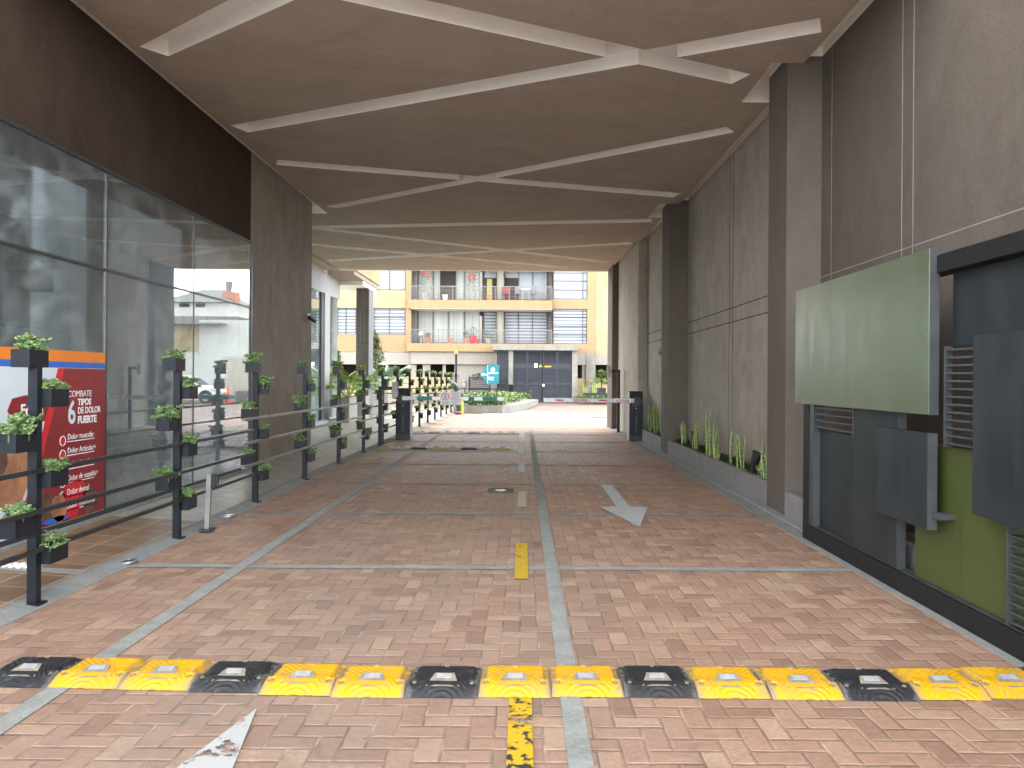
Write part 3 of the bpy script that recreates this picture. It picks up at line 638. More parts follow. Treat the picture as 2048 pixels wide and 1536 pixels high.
# poster on the inside of the glass, facing the driveway
po = thing('window_poster', 'large red and white pain relief advertising poster on the shop window', 'poster', (-4.215, 6.7, .1))
px_ = -4.222
def pp(pts, lay, name, m): MB().poly([(px_+.003*lay, y, z) for y, z in pts], (.002, 0, 0)).build(name, m, po)
pp([(3.82, .155), (7.775, .155), (7.775, 1.575), (3.82, 1.575)], 0, 'sheet', M['printwhite'])
pp([(3.82, 1.632), (7.775, 1.632), (7.775, 1.735), (3.82, 1.735)], 0, 'orange_band', M['orange']); pp([(3.82, 1.578), (7.775, 1.578), (7.775, 1.630), (3.82, 1.630)], 0, 'blue_band', M['blue'])
pp([(7.05, 1.572), (7.77, 1.572), (7.77, .16), (6.55, .16), (6.62, .45)], 1, 'red_field', M['darkred'])
pp([(6.98, 1.572), (7.08, 1.572), (6.72, .70), (6.60, .40), (6.52, .40)], 2, 'red_stripe', M['red'])
pp([(6.30, 1.21), (6.36, 1.31), (6.52, 1.335), (6.9, 1.335), (6.88, 1.10), (6.5, 1.10), (6.37, 1.13)], 1, 'arrow_badge', M['darkred'])
random.seed(3)
def blob(cy, cz, ry, rz, lay, nm, m, n=16, j=.18): pp([(cy+ry*math.cos(6.2832*k/n)*random.uniform(1-j, 1+j), cz+rz*math.sin(6.2832*k/n)*random.uniform(1-j, 1+j)) for k in range(n)], lay, nm, m)
blob(6.33, .66, .22, .26, 1, 'printed_hand', M['skinprint']); blob(6.18, .86, .12, .2, 2, 'printed_hair', M['hairprint']); blob(6.52, .72, .08, .22, 2, 'printed_hand', M['skinprint'])
blob(6.42, .28, .16, .10, 3, 'printed_cloth', M['printwhite']); blob(6.75, .33, .22, .15, 2, 'printed_cloth', M['hairprint']); blob(7.0, .30, .12, .12, 3, 'printed_cloth', M['skinprint'])
blob(7.25, .38, .16, .20, 2, 'printed_cloth', M['red'], 11, .4); blob(7.5, .30, .13, .12, 2, 'printed_cloth', M['hairprint'], 9, .4); blob(6.95, .2, .2, .03, 3, 'printed_cloth', M['blue'])
YD, ZD = (0, 1, 0), (0, 0, 1)
def pt(b, y, z, s_, m='inkwhite', bold=0, sq=1, lay=2): text(b, s_, M[m], po, 'lettering', (px_+.003*lay+.003, y, z), YD, ZD, 'LEFT', .001, sq, bold)
pt('Forte', 6.46, 1.165, .135, bold=.004); pt('COMBATE', 7.13, 1.305, .085, sq=1); pt('6', 7.13, 1.06, .30, 'printwhite', .006, .85)
pt('TIPOS', 7.29, 1.225, .085, bold=.003); pt('DE DOLOR', 7.29, 1.145, .085, bold=.002, sq=.92); pt('FUERTE', 7.29, 1.052, .095, bold=.004)
for k, b in enumerate(['Dolor muscular', 'Dolor Articular+', 'Dolor de cabeza', 'Dolor de espalda+', 'Dolor dental', 'Dolor menstrual']):
    zc = .905-k*.128
    pt(b, 7.13, zc+.005, .078, sq=.88)
    pp([(7.13, zc-.018), (7.58, zc-.018), (7.58, zc-.010), (7.13, zc-.010)], 2, 'underline', M['inkwhite'])
    MB().ring((px_+.006, 7.06, zc), (1, 0, 0), .040, .047, .002).build('dot_ring', M['inkwhite'], po); MB().disc((px_+.006, 7.06, zc), (1, 0, 0), .034, .002).build('dot', M['red'], po)
# small surveillance camera on the pillar
cc = thing('security_camera', 'small dark bullet security camera on the end of the taupe pillar', 'camera', (-4.24, 15.1, 2.68))
MB().tube((-4.24, 15.1, 2.72), (-4.2, 15.1, 2.72), .045, 16).build('bracket', M['alu'], cc); b_ = MB(); b_.tube((-4.17, 15.0, 2.67), (-4.12, 15.2, 2.62), .04, 14); b_.tube((-4.21, 15.1, 2.72), (-4.15, 15.1, 2.66), .015); b_.build('body', M['blackplastic'], cc)
# ================================================================== railing with planter posts
XR = -3.18; POSTY = [5.02+2.075*i for i in range(15)]
LEVELS = [(1.67, 'top', 0), (1.41, 'second highest', 1), (1.13, 'third highest', 0), (.88, 'fourth highest', 1), (.595, 'second lowest', 0), (.38, 'lowest', 1)]
random.seed(11)
def succulent(n, big=1):
    mb = MB()
    for sidx in range(n):
        bx_, by_ = random.uniform(-.045, .045), random.uniform(-.09, .09); hh = random.choice((.008, .02, .035, .05, .062))*random.uniform(.7, 1.1)*big
        tip = Vector((bx_*random.uniform(1, 1.35), by_*random.uniform(1, 1.1), hh)); a0 = random.uniform(0, 6.28)
        for k in range(random.randint(6, 10)):
            a = a0+k*2.4; el = .15+.9*(k/9); d = Vector((math.cos(a)*math.cos(el), math.sin(a)*math.cos(el), math.sin(el))); l = random.uniform(.013, .026)*big
            c = tip+d*l*.75; s_ = d.cross(Vector((0, 0, 1))).normalized(); nn = s_.cross(d)
            vs = []; 
            for t, ww in ((-.5, .12), (-.12, .34), (.22, .50), (.44, .36)):
                for q in range(6): vs.append(c+d*l*2*t*.75+(s_*math.cos(q*1.0472)*ww+nn*math.sin(q*1.0472)*ww*.36)*l*1.6)
            vs += [c+d*l*.82, c-d*l*.8]
            fs = [(r*6+q, r*6+(q+1) % 6, r*6+6+(q+1) % 6, r*6+6+q) for r in range(3) for q in range(6)]+[(24, 18+q, 18+(q+1) % 6) for q in range(6)]+[(25, (q+1) % 6, q) for q in range(6)]
            mb.add(vs, fs, True)
        mb.tube((bx_, by_, -.02), tip, .004, 5)
    return mb
SUCC = []
for nm in ('succ', 'succy'):
    row = []
    for k in range(4):
        o = succulent(24).build('leaves', M[nm]); row.append(o.data); bpy.data.objects.remove(o)
    SUCC.append(row)
def planter_box(x0, y0, ztop, front, first, raised):
    if front: a = (x0-.095, x0+.025, y0-.225 if not first else y0-.10, y0-.027 if not first else y0+.10)
    else: a = (x0-.03, x0+.09, y0+.027, y0+.225)
    h = .115; mb = MB(); t = .006
    mb.box(a[0], a[1], a[2], a[3], ztop-h, ztop-h+.008); mb.box(a[0], a[0]+t, a[2], a[3], ztop-h+.008, ztop); mb.box(a[1]-t, a[1], a[2], a[3], ztop-h+.008, ztop)
    mb.box(a[0]+t, a[1]-t, a[2], a[2]+t, ztop-h+.008, ztop); mb.box(a[0]+t, a[1]-t, a[3]-t, a[3], ztop-h+.008, ztop)
    mb.cur = 1; mb.box(a[0]+t, a[1]-t, a[2]+t, a[3]-t, ztop-.03, ztop-.012); return mb, ((a[0]+a[1])/2, (a[2]+a[3])/2)
SEC = [((0, 1), 3.0, 8.95, (.885, .622, .372), 'nearest railing section with two planter posts beside the shop window'),
       ((2, 3, 4), 8.62, 15.0, (1.02, .748, .485), 'second railing section from the camera beside the taupe pillar'),
       ((5, 6, 7), 14.85, 20.3, (.90, .66, .35), 'third railing section running behind the left barrier cabinet'),
       ((8, 9, 10, 11, 12, 13, 14), 19.9, 34.3, (1.02, .78, .50), 'far railing section with seven close looking planter posts')]
PLACES = {0: 'nearest', 1: 'second nearest'}
for pi, ya, yb, rz_, lab in SEC:
    t = thing('planter_railing', lab, 'railing', (XR, ya, 0), 'railing sections with planter posts along the kerb')
    for i in pi:
        y = POSTY[i]; mb = MB(); mb.box(XR-.03, XR+.03, y-.027, y+.027, 0.01, 1.555); mb.box(XR-.075, XR+.06, y-.05, y+.05, .012, .024)
        p = mb.build('post', M['steel'], t)
        for k, (zt, ln, back) in enumerate(LEVELS):
            bxm, c = planter_box(XR, y, zt, not back, k == 0, 0); bo = bxm.build('planter_box', [M['steel'], M['soil']], p)
            far = i >= 7 or (i >= 5 and k == 0)  # daylight on the far and top plants painted as yellower leaves
            dta = SUCC[1 if far else 0][random.randrange(4)]
            s_ = thing('succulent', 'jade succulent in the %s planter box of the %s post from the camera' % (ln, ORD[i]), 'plant', (c[0], c[1], zt-.015), 'succulents in the planter boxes')
            lo = bpy.data.objects.new('leaves', dta); COL.objects.link(lo); lo.parent = s_; ORG[lo.name] = ORG[s_.name].copy()
            q = random.uniform(.9, 1.35); lo.scale = (q*1.1, q*random.choice((1, -1)), q*random.uniform(.9, 1.2)*(1.25 if k in (0, 2) else 1)); s_.rotation_euler.z = random.choice((0, math.pi))
    for zz in rz_:
        mb = MB(); mb.box(XR+.032, XR+.062, ya, yb, zz-.016, zz+.016, .004); mb.build('rail', M['steelrail' if pi[0] == 0 else 'raillit'], t)
# belt stanchion
bs = thing('belt_post', 'short brushed aluminium belt post with black cassette on the kerb', 'post', (-3.05, 7.45, .02))
mb = MB(); mb.box(-3.10, -2.99, 7.38, 7.52, .02, .035, .004); mb.build('base_plate', M['iron'], bs)
mb = MB(); mb.add([(-3.068, 7.43, .035), (-3.024, 7.43, .035), (-3.024, 7.47, .035), (-3.068, 7.47, .035), (-3.048, 7.43, .56), (-3.004, 7.43, .56), (-3.004, 7.47, .56), (-3.048, 7.47, .56)], [(0, 3, 2, 1), (4, 5, 6, 7), (0, 1, 5, 4), (1, 2, 6, 5), (2, 3, 7, 6), (3, 0, 4, 7)]); mb.build('shaft', M['alu'], bs)
mb = MB(); mb.box(-3.004, -2.965, 7.425, 7.475, .43, .565, .004); mb.box(-2.964, -2.94, 7.43, 7.47, .455, .535, .004); mb.build('cassette', M['blackplastic'], bs)
def ground_light(x, y, lab, r, m_):
    t = thing('ground_light', lab, 'light', (x, y, .02), 'round ground lights set in the left kerb'); MB().disc((x, y, .012), (-.1, 0, 1), r, .012).build('lens', M[m_], t); MB().ring((x, y, .012), (-.1, 0, 1), r, r+.018, .016).build('rim', M['alu'], t)
ground_light(-3.14, 8.22, 'pale round ground light set in kerb beyond the belt post', .06, 'lamp'); ground_light(-3.15, 6.16, 'dark round ground light set in kerb before the belt post', .055, 'iron')
mh = thing('drain_cover', 'small rectangular iron cover set in the bricks left of centre line', 'drain cover', (-.28, 10.3, .006)); bx('plate', M['iron'], mh, -.46, -.12, 10.14, 10.50, -.01, .011); MB().ring((-.29, 10.3, .011), (0, 0, 1), .05, .075, .004).build('ring', M['lamp'], mh)
# ================================================================== speed bumps
WB, DB = .3462, .36
def bump_height(u, v):
    # u -.5...5 across, v 0..1 front to back
    e = min(v/.34, (1-v)/.26, 1); h = .043*math.sin(max(0, e)*math.pi/2)**.9
    au = abs(u); side = min(1, (.5-au)/.02); h *= .62+.38*max(0, side)
    if au > .405 and .34 < v < .93: return h*.52-.002
    if v > .46 and au < .38 and v < .93:
        q = math.sin((v*1.0-au*.9)*62) if au > .06 or v < .6 else 0
        if (u*u+(v-.80)**2*1.1) < .004: q = .9
        h += .0030*max(-.25, q)
    if v < .20 and au < .30:
        r = math.hypot(u*1.0, v+.10); h += .0026*max(-.2, math.sin(r*80))
    if .12 < v < .40 and .24 < au < .33: h += .003*math.sin((v*.6+au)*110)
    for cx in (-.40, .40):
        r = math.hypot((u-cx), (v-.27)*1.0)
        if r < .055: h -= .007
    return max(h, .0006)
def bump_body(nx=72, ny=64):
    mb = MB(); vs = []
    for j in range(ny+1):
        for i in range(nx+1):
            u = -.5+i/nx; v = j/ny; vs.append((u*WB*.994, v*DB, bump_height(u, v)+.001))
    mb.add(vs, [(j*(nx+1)+i, j*(nx+1)+i+1, (j+1)*(nx+1)+i+1, (j+1)*(nx+1)+i) for j in range(ny) for i in range(nx)], True)
    b = [i for i in range(nx+1)]; n0 = len(mb.v)
    mb.add([(-WB*.497, 0, -.002), (WB*.497, 0, -.002), (WB*.497, DB, -.002), (-WB*.497, DB, -.002)], [(3, 2, 1, 0)])
    return mb
def bump_module(body_mat, ref_mat, detail=True):
    t = thing('speed_bump_module', 'x', 'speed bump', (0, 0, 0)); bump_body(*((72, 64) if detail else (30, 26))).build('body', body_mat, t, False)
    a = .155*WB; mb = MB()
    y0, y1 = .17*DB, .46*DB; zt = .0510
    mb.add([(-.235*WB, y0, .0335), (.235*WB, y0, .0335), (.135*WB, y1, zt+.006), (-.135*WB, y1, zt+.006), (-.235*WB, y0, .02), (.235*WB, y0, .02), (.135*WB, y1, .03), (-.135*WB, y1, .03)], [(0, 1, 2, 3), (4, 5, 1, 0), (5, 6, 2, 1), (6, 7, 3, 2), (7, 4, 0, 3)])
    ho = mb.build('reflector_housing', M['dustgrey'], t)
    mb = MB(); mb.add([(-.110*WB, .345*DB, .0497), (.110*WB, .345*DB, .0497), (.105*WB, .435*DB, .0585), (-.105*WB, .435*DB, .0585), (-.110*WB, .345*DB, .044), (.110*WB, .345*DB, .044), (.105*WB, .435*DB, .05), (-.105*WB, .435*DB, .05)], [(0, 1, 2, 3), (4, 5, 1, 0), (5, 6, 2, 1), (6, 7, 3, 2), (7, 4, 0, 3)]); mb.build('reflector', ref_mat, ho)
    if detail:
        for cx in (-.40, .40):
            zc = bump_height(cx, .27); mb = MB(); mb.disc((cx*WB, .27*DB, zc-.003), (0, 0, 1), .012, .005, 14); mb.disc((cx*WB, .27*DB, zc+.002), (0, 0, 1), .006, .004, 6); mb.build('bolt', M['dustgrey'], t)
            for vv in (.45, .60, .76):
                MB().disc((cx*1.13*WB, vv*DB, bump_height(.45, vv)), (0, 0, 1), .006, .004, 8).build('stud', M['alu'], t)
        MB().disc((0, .80*DB, .046), (0, 0, 1), .016, .004, 16).build('centre_bolt', M['dustgrey'], t)
    return t
protos = {'y': bump_module(M['yellow'], M['reflect']), 'b': bump_module(M['black'], M['reflect'])}
used = set()
def place_bump(kind, x, y, rz, lab, group, tilt=0):
    p = protos[kind]
    o = p if kind not in used else copy_tree(p)
    used.add(kind); o.location = (x, y, .001); o.rotation_euler = (0, 0, rz); o['label'] = lab; o['group'] = group
random.seed(5)
order = ['b', 'y', 'y']*5+['b']
NN = ['first', 'second', 'third', 'fourth', 'fifth', 'sixth', 'seventh', 'eighth', 'ninth', 'tenth', 'eleventh', 'twelfth', 'thirteenth', 'fourteenth', 'fifteenth', 'sixteenth']
for k, c in enumerate(order):
    x = -.203+.3465*(k-7)+.173; y = 3.618+.012*math.sin(k*.9)+(.0 if k > 5 else (5-k)*.016)+(max(0, k-12)*.012)
    place_bump(c, x, y, -.006+(k < 5)*-.02+random.uniform(-.012, .012), '%s speed bump module, %s from left in the nearest row' % ('yellow' if c == 'y' else 'black', NN[k]), 'speed bump modules across the driveway')
protos['d'] = bump_module(M['dusty'], M['dustgrey'], False); protos['e'] = bump_module(M['dustyy'], M['dustgrey'], False); protos['k'] = bump_module(M['black'], M['reflect'], False)
for r, (y, x0, lab) in enumerate(((16.2, -2.9, 'row before the left barrier'), (20.9, -2.75, 'row beyond the left barrier'))):
    for k in range(8):
        c = ['e', 'd', 'k', 'e', 'd', 'k', 'd', 'e'][k] if r == 0 else ['e', 'd', 'k', 'e', 'd', 'k', 'd', 'e'][(k+1) % 8]
        place_bump(c, x0+.36*k*.985, y+random.uniform(-.01, .01), random.uniform(-.02, .02), '%s speed bump module, %s from the left in the %s' % ({'d': 'dusty pale', 'e': 'dusty yellow', 'k': 'black'}[c], NN[k], lab), 'worn speed bump modules in the left lane')
# ================================================================== barriers
def barrier(name, x0, x1, y0, y1, h, lab, label_arm):
    t = thing('barrier_cabinet', lab, 'barrier', ((x0+x1)/2, (y0+y1)/2, 0), 'boom barriers across the driveway')
    bx('plinth', M['iron'], t, x0, x1, y0, y1, 0.003, .13); mb = MB(); mb.box(x0+.004, x1-.004, y0+.004, y1-.004, .131, h-.30, .008); mb.build('housing', M['barrierblue'], t)
    bx('side_plate', M['barriergrey'], t, x1-.003, x1+.012, y0+.01, y1-.01, .02, h-.06) if x0 < 0 else bx('side_plate', M['barriergrey'], t, x0-.012, x0+.003, y0+.01, y1-.01, .02, h-.02)
    mb = MB(); mb.poly([(x0+.004, y0+.02, h-.2), (x0+.004, y0+.08, h), (x0+.004, y1-.02, h), (x0+.004, y1-.02, h-.2)], (x1-x0-.008, 0, 0)); mb.build('head', M['barrierblue'], t)
    mb = MB(); mb.box(x0+.02, x1-.02, y0-.0, y1-.05, h-.299, h-.201); mb.build('neck', M['blackplastic'], t)
    mb = MB(); mb.disc(((x0+x1)/2, y0-.002, h-.25), (0, -1, 0), .115, .03); mb.build('rotor', M['blackplastic'], t)
    mb = MB(); mb.box((x0+x1)/2-.03, (x0+x1)/2+.03, y0-.006, y0+.003, .20, .62, .002); mb.build('groove_strip', M['blackplastic'], t)
    MB().disc(((x0+x1)/2, y0+.004, h-.42), (0, -1, 0), .014, .01).build('lock', M['alu'], t)
    return t
b1 = barrier('a', -3.10, -2.745, 18.75, 19.1, 1.245, 'dark boom barrier cabinet on the left with grey arm and speed sign', 1)
mb = MB(); mb.box(-2.93, -.46, 18.66, 18.70, .965, 1.065, .006); a1 = mb.build('arm', M['alu'], b1)
for xa, xb in ((-2.57, -2.2), (-1.32, -1.18), (-.98, -.62)): bx('teal_label', M['tealpaint'], a1, xa, xb, 18.651, 18.659, .972, 1.058)
b2 = barrier('b', 2.60, 2.93, 18.75, 19.1, 1.22, 'dark boom barrier cabinet on the right wall with red lettered arm', 2)
mb = MB(); mb.box(.50, 2.70, 18.66, 18.70, .94, 1.045, .006); a2 = mb.build('arm', M['alu'], b2)
for xa, xb in ((1.18, 1.63), (2.22, 2.62)): bx('label_plate', M['inkwhite'], a2, xa, xb, 18.652, 18.659, .945, 1.04); text('NO PASE', .095, M['inkred'], a2, 'lettering', ((xa+xb)/2, 18.650, .958), (1, 0, 0), (0, 0, 1), 'CENTER', .002, .88, .002)
for xa in (.80, 1.86): MB().poly([(xa, 18.652, .975), (xa+.2, 18.652, .975), (xa+.16, 18.652, 1.012), (xa-.04, 18.652, 1.012)], (0, .007, 0)).build('red_mark', M['inkred'], a2)
sg = thing('speed_limit_sign', 'white speed limit 5 sign board hanging on the left barrier arm', 'sign', (-1.75, 18.6, 1.02))
x0, x1 = wx(880, 797, 18.6), wx(922, 797, 18.6); z0, z1 = wz(900, 810, 18.6), wz(900, 784, 18.6)
bx('board', M['inkwhite'], sg, x0, x1, 18.60, 18.63, z0, z1, .004)
cx, cz = x0+.13, z0+.205
MB().ring((cx, 18.597, cz), (0, -1, 0), .075, .092, .003).build('red_ring', M['inkred'], sg); text('5', .13, M['inkdark'], sg, 'lettering', (cx, 18.595, cz-.045), (1, 0, 0), (0, 0, 1), 'CENTER', .002, 1, .002)
text('VELOCIDAD', .034, M['inkdark'], sg, 'lettering', (cx, 18.596, z0+.06), (1, 0, 0), (0, 0, 1), 'CENTER', .002); text('MAXIMA', .034, M['inkdark'], sg, 'lettering', (cx, 18.596, z0+.025), (1, 0, 0), (0, 0, 1), 'CENTER', .002)
for k, (b, m_) in enumerate((('ATENCION', 'inkred'), ('circule con', 'inkdark'), ('precaucion', 'inkdark'), ('PARQUEADERO', 'inkred'), ('conserve su', 'inkdark'), ('derecha', 'inkdark'))):
    text(b, .036, M[m_], sg, 'lettering', (x0+.37, 18.596, z1-.055-k*.045), (1, 0, 0), (0, 0, 1), 'CENTER', .002)
def reader(x, y, h, side, lab):
    t = thing('card_reader_stand', lab, 'card reader', (x, y, 0), 'gooseneck card reader stands')
    mb = MB(); mb.box(x-.04, x+.04, y-.04, y+.04, .003, h); xa, xb = (x+.041, x+.26) if side > 0 else (x-.22, x-.041)
    mb.box(xa, xb, y-.03, y+.03, h-.075, h); mb.box(x-.09, x+.09, y-.08, y+.08, .003, .012); mb.build('pole', M['steel'], t)
    xc = xb+.06 if side > 0 else xa-.06; mb = MB(); mb.box(xc-.058, xc+.058, y-.10, y+.03, h-.22, h+.10, .01); mb.build('reader', M['barriergrey'], t)
    return t
reader(-3.06, 16.55, 1.32, 1, 'dark gooseneck post with grey card reader left of the left barrier'); reader(2.72, 21.9, 1.78, -1, 'dark gooseneck post with grey card reader against the far right wall')
# ================================================================== far shop, portico, planters
fs = thing('far_shop', 'pale grey shop front with teal glazing beyond the taupe pillar', 'building', (-6.35, 20, 0))
bx('fascia', M['portgrey'], fs, -7.2, -6.35, 15.41, 26.6, 4.2, 5.9); bx('brown_band', M['ceiling'], fs, -6.349, -6.0, 15.41, 24.5, 4.93, 5.3)
f = MB()
for y in (16.5, 18.6, 20.7, 22.6, 24.25): f.box(-6.44, -6.36, y, y+.07, .09, 4.2)
f.box(-6.44, -6.36, 15.41, 24.2, .086, .16); f.box(-6.44, -6.36, 15.41, 24.2, 1.5, 1.53); fo = f.build('window', M['frame'], fs)
bx('pane', M['glass2'], fo, -6.41, -6.40, 15.45, 24.3, .16, 4.19); bx('corner_post', M['portgrey'], fs, -6.46, -6.30, 24.45, 25.1, .086, 4.2)
fo = bx('window', M['frame'], fs, -6.43, -6.37, 25.1, 26.5, .086, .12); bx('pane', M['glass2'], fo, -6.41, -6.395, 25.12, 26.5, .121, 4.19)
bx('inner_wall', M['greywall'], fs, -9.6, -9.4, 15.41, 24, .086, 4.2); bx('plinth_step', M['portgrey'], fs, -6.34, -6.1, 15.41, 24.3, .086, .17)
pt_ = thing('portico', 'open portico with dark stone column under a yellow parapet', 'portico', (-5.7, 27.5, 0))
bx('column', M['portcol'], pt_, -5.97, -5.53, 27.5, 28.3, .086, 4.70)
for zz in (1.62, 2.75, 3.9): bx('joint', M['seamd'], pt_, -5.973, -5.527, 27.497, 28.303, zz, zz+.02)
for xx in (-5.82, -5.68): bx('joint', M['seam'], pt_, xx, xx+.008, 27.494, 27.499, 2.77, 3.9)
bx('column_lit_side', M['facing'], pt_, -5.526, -5.515, 27.5, 28.3, .086, 4.70)  # pale sheet, skylight on this side of the column painted in
bx('roof_slab', M['white'], pt_, -12, -5.55, 26.62, 29.1, 4.71, 4.86); bx('slab_edge', M['mass'], pt_, -12, -5.50, 25.0, 29.2, 4.862, 5.0); bx('parapet', M['ybrick'], pt_, -12, -5.45, 25.0, 29.3, 5.002, 6.6)
def pot(x0, x1, y0, y1, h, lab):
    t = thing('concrete_planter', lab, 'planter', ((x0+x1)/2, y0, .086), 'tall concrete planters by the portico'); mb = MB()
    mb.box(x0, x1, y0, y1, .087, h-.05, .012); mb.box(x0, x0+.05, y0, y1, h-.05, h); mb.box(x1-.05, x1, y0, y1, h-.05, h); mb.box(x0+.05, x1-.05, y0, y0+.05, h-.05, h); mb.box(x0+.05, x1-.05, y1-.05, y1, h-.05, h)
    mb.build('pot', M['potconc'], t); bx('soil', M['soil'], t, x0+.052, x1-.052, y0+.052, y1-.052, h-.048, h-.02)
pot(-5.92, -5.50, 24.4, 25.6, .88, 'concrete planter nearest the far shop window'); pot(-5.86, -5.42, 26.0, 27.2, .88, 'concrete planter directly before the dark portico column'); pot(-5.80, -5.15, 29.4, 30.4, .88, 'concrete planter behind the portico column')
def bigleaf(mb, base, d, l, wd, lobes=5):
    d = Vector(d).normalized(); s_ = d.cross(Vector((0, 0, 1))).normalized(); n = s_.cross(d).normalized(); base = Vector(base)
    st_ = base+d*l*.55+Vector((0, 0, l*.35)); mb.tube(base, st_, .008, 5)
    dd = (d*.9+Vector((0, 0, -.25))).normalized(); n2 = s_.cross(dd).normalized(); prev = None
    for k in range(lobes):
        t0 = k/lobes; ww = wd*(.5+.5*math.sin((t0+.1)*math.pi*.9)); c0 = st_+dd*l*t0*.6; c1 = st_+dd*l*(t0+.85/lobes)*.6; cm = (c0+c1)/2+dd*l*.10
        for sg_ in (-1, 1):
            tip = cm+s_*sg_*ww/2-n2*ww*.12; mid0 = c0+s_*sg_*ww*.22+n2*ww*.08; mid1 = c1+s_*sg_*ww*.24+n2*ww*.08
            mb.add([c0, mid0, tip, mid1, c1], [(0, 1, 3, 4), (1, 2, 3)])
    e = st_+dd*l*.72; c1 = st_+dd*l*.56; mb.add([c1-s_*wd*.15, e, c1+s_*wd*.15, c1], [(0, 1, 3), (3, 1, 2)])
def bigplant(x, y, z0, n, l, m_, lab):
    t = thing('leafy_plant', lab, 'plant', (x, y, z0)); mb = MB()
    for k in range(n):
        a = k*2.4+random.uniform(-.3, .3); el = random.uniform(.15, 1.2); bigleaf(mb, (x+random.uniform(-.1, .1), y+random.uniform(-.2, .2), z0), (math.cos(a), math.sin(a), el), l*random.uniform(.75, 1.15), l*random.uniform(.5, .75), 6)
    mb.build('leaves', M[m_], t, False)
random.seed(21)
bigplant(-5.71, 25.0, .84, 26, .85, 'bigleaf', 'yellow green philodendron in the planter nearest the far shop'); bigplant(-5.64, 26.6, .84, 16, .62, 'bigleaf', 'bright philodendron before the portico column'); bigplant(-5.45, 29.9, .84, 22, 1.0, 'blueleaf', 'silvery blue green plant with long arching leaves behind portico')
# ================================================================== courtyard things
def leafcloud(mb, c, r, n, l, wd):
    c = Vector(c)
    for k in range(n):
        d = Vector((random.gauss(0, 1), random.gauss(0, 1), random.gauss(0, 1))).normalized(); rr = random.uniform(.35, 1)**.5
        q = mnoise.noise(d*2.3+c)*.28+1
        p = c+Vector((d.x*r[0], d.y*r[1], d.z*r[2]))*rr*q
        leafquad(mb, p, d*.6+Vector((random.uniform(-1, 1), random.uniform(-1, 1), random.uniform(-.6, .9))), Vector((0, 0, 1)), l*random.uniform(.6, 1.3), wd*random.uniform(.6, 1.3))
def tree(x, y, h, rad, lab, m_='treeleaf', n=2200):
    t = thing('tree', lab, 'tree', (x, y, 0)); tr = MB(); tr.tube((x, y, 0), (x, y, h*.75), .09, 8, .03)
    for k in range(9):
        a = k*2.4; zz = h*(.2+.06*k); tr.tube((x, y, zz), (x+math.cos(a)*rad*.6, y+math.sin(a)*rad*.6, zz+.35), .03, 5, .01)
    tr.build('trunk', M['bark'], t); mb = MB()
    for k in range(26):
        f_ = k/25; zz = h*(.16+.80*f_); rr = rad*(1-f_*.8)*random.uniform(.55, 1); a = k*2.4
        leafcloud(mb, (x+math.cos(a)*rr*.55, y+math.sin(a)*rr*.55, zz), (rr*.62, rr*.62, h*.085), n//26, .17, .09)
    mb.build('crown', M[m_], t, False)
tree(wx(751, 740, 44), 44, wz(751, 668, 44), 1.05, 'cone shaped grey green tree behind the portico column'); tree(wx(676, 740, 42), 42, 2.9, .55, 'small bushy tree seen beside the far shop glass', 'hedge', 900)
# concrete bed with hedge
bd = thing('concrete_bed', 'stained raised concrete bed of bright hedge plants at the courtyard edge', 'planter', (-1.6, 34, 0))
pts = [(-3.0, 33.4), (-.9, 33.4), (-.55, 34.0), (.15, 38.0), (.9, 44.5), (.7, 45), (-3.0, 45)]
mb = MB(); mb.poly([(x, y, 0.0) for x, y in pts], (0, 0, .32)); mb.build('bed_wall', M['gateconc'], bd)
mb = MB()
for k in range(2600):
    y = 33.7+(random.random()**1.6)*10.8; xr = -.8+(y-34)*.135; x = random.uniform(-2.9, xr-.1)
    leafquad(mb, (x, y, .3+random.uniform(0, .42)), (random.uniform(-1, 1), random.uniform(-1, 1), random.uniform(.2, 1.2)), Vector((0, 0, 1)), random.uniform(.12, .24), random.uniform(.07, .13))
tag(mb.build('hedge_plants', M['hedge'], None, False), 'bright green hedge plants filling the raised concrete bed', 'hedge', kind='stuff')
gp = thing('striped_plant', 'yellow striped upright plant at the corner of the raised bed', 'plant', (wx(1008, 800, 35), 35, .32)); mb = MB()
for k in range(14): blade(mb, (wx(1008, 800, 35)+random.uniform(-.12, .12), 35+random.uniform(-.12, .12), .32), random.uniform(.4, .75), .06, (random.uniform(-.2, .2), random.uniform(-.2, .2)), random.uniform(0, 3))
mb.build('leaves', [M['succy'], M['sansedge']], gp, False)
gs = thing('garden_spotlight', 'dark upturned spotlight standing in the raised courtyard bed', 'spotlight', (wx(1022, 785, 42), 42, .32)); xg = wx(1022, 785, 42)
MB().tube((xg, 42, .3), (xg, 42, .75), .03).build('stake', M['steel'], gs); MB().tube((xg, 42, .75), (xg+.02, 41.95, 1.2), .12, 14, .2).build('lamp_head', M['steel'], gs)
cr = thing('court_railing', 'low dark horizontal railing at the back of the courtyard', 'railing', (-5, 39.5, 0)); mb = MB()
for zz in (.98, .72, .46): mb.box(-9.5, -1.3, 39.5, 39.55, zz-.025, zz+.025)
mb.build('rails', M['steel'], cr)
for x in (-9.4, -7.8, -6.2, -4.6, -3.0, -1.4): bx('post', M['steel'], cr, x, x+.05, 39.551, 39.6, 0, 1.0)
sk = thing('slatted_planter', 'dark slatted box planter with greenery before the parking garage', 'planter', (wx(960, 780, 49), 49, 0)); x0, x1 = wx(937, 780, 49), wx(980, 780, 49); mb = MB()
for k in range(12): mb.box(x0, x1, 49, 49.04, .12+k*.125, .195+k*.125)
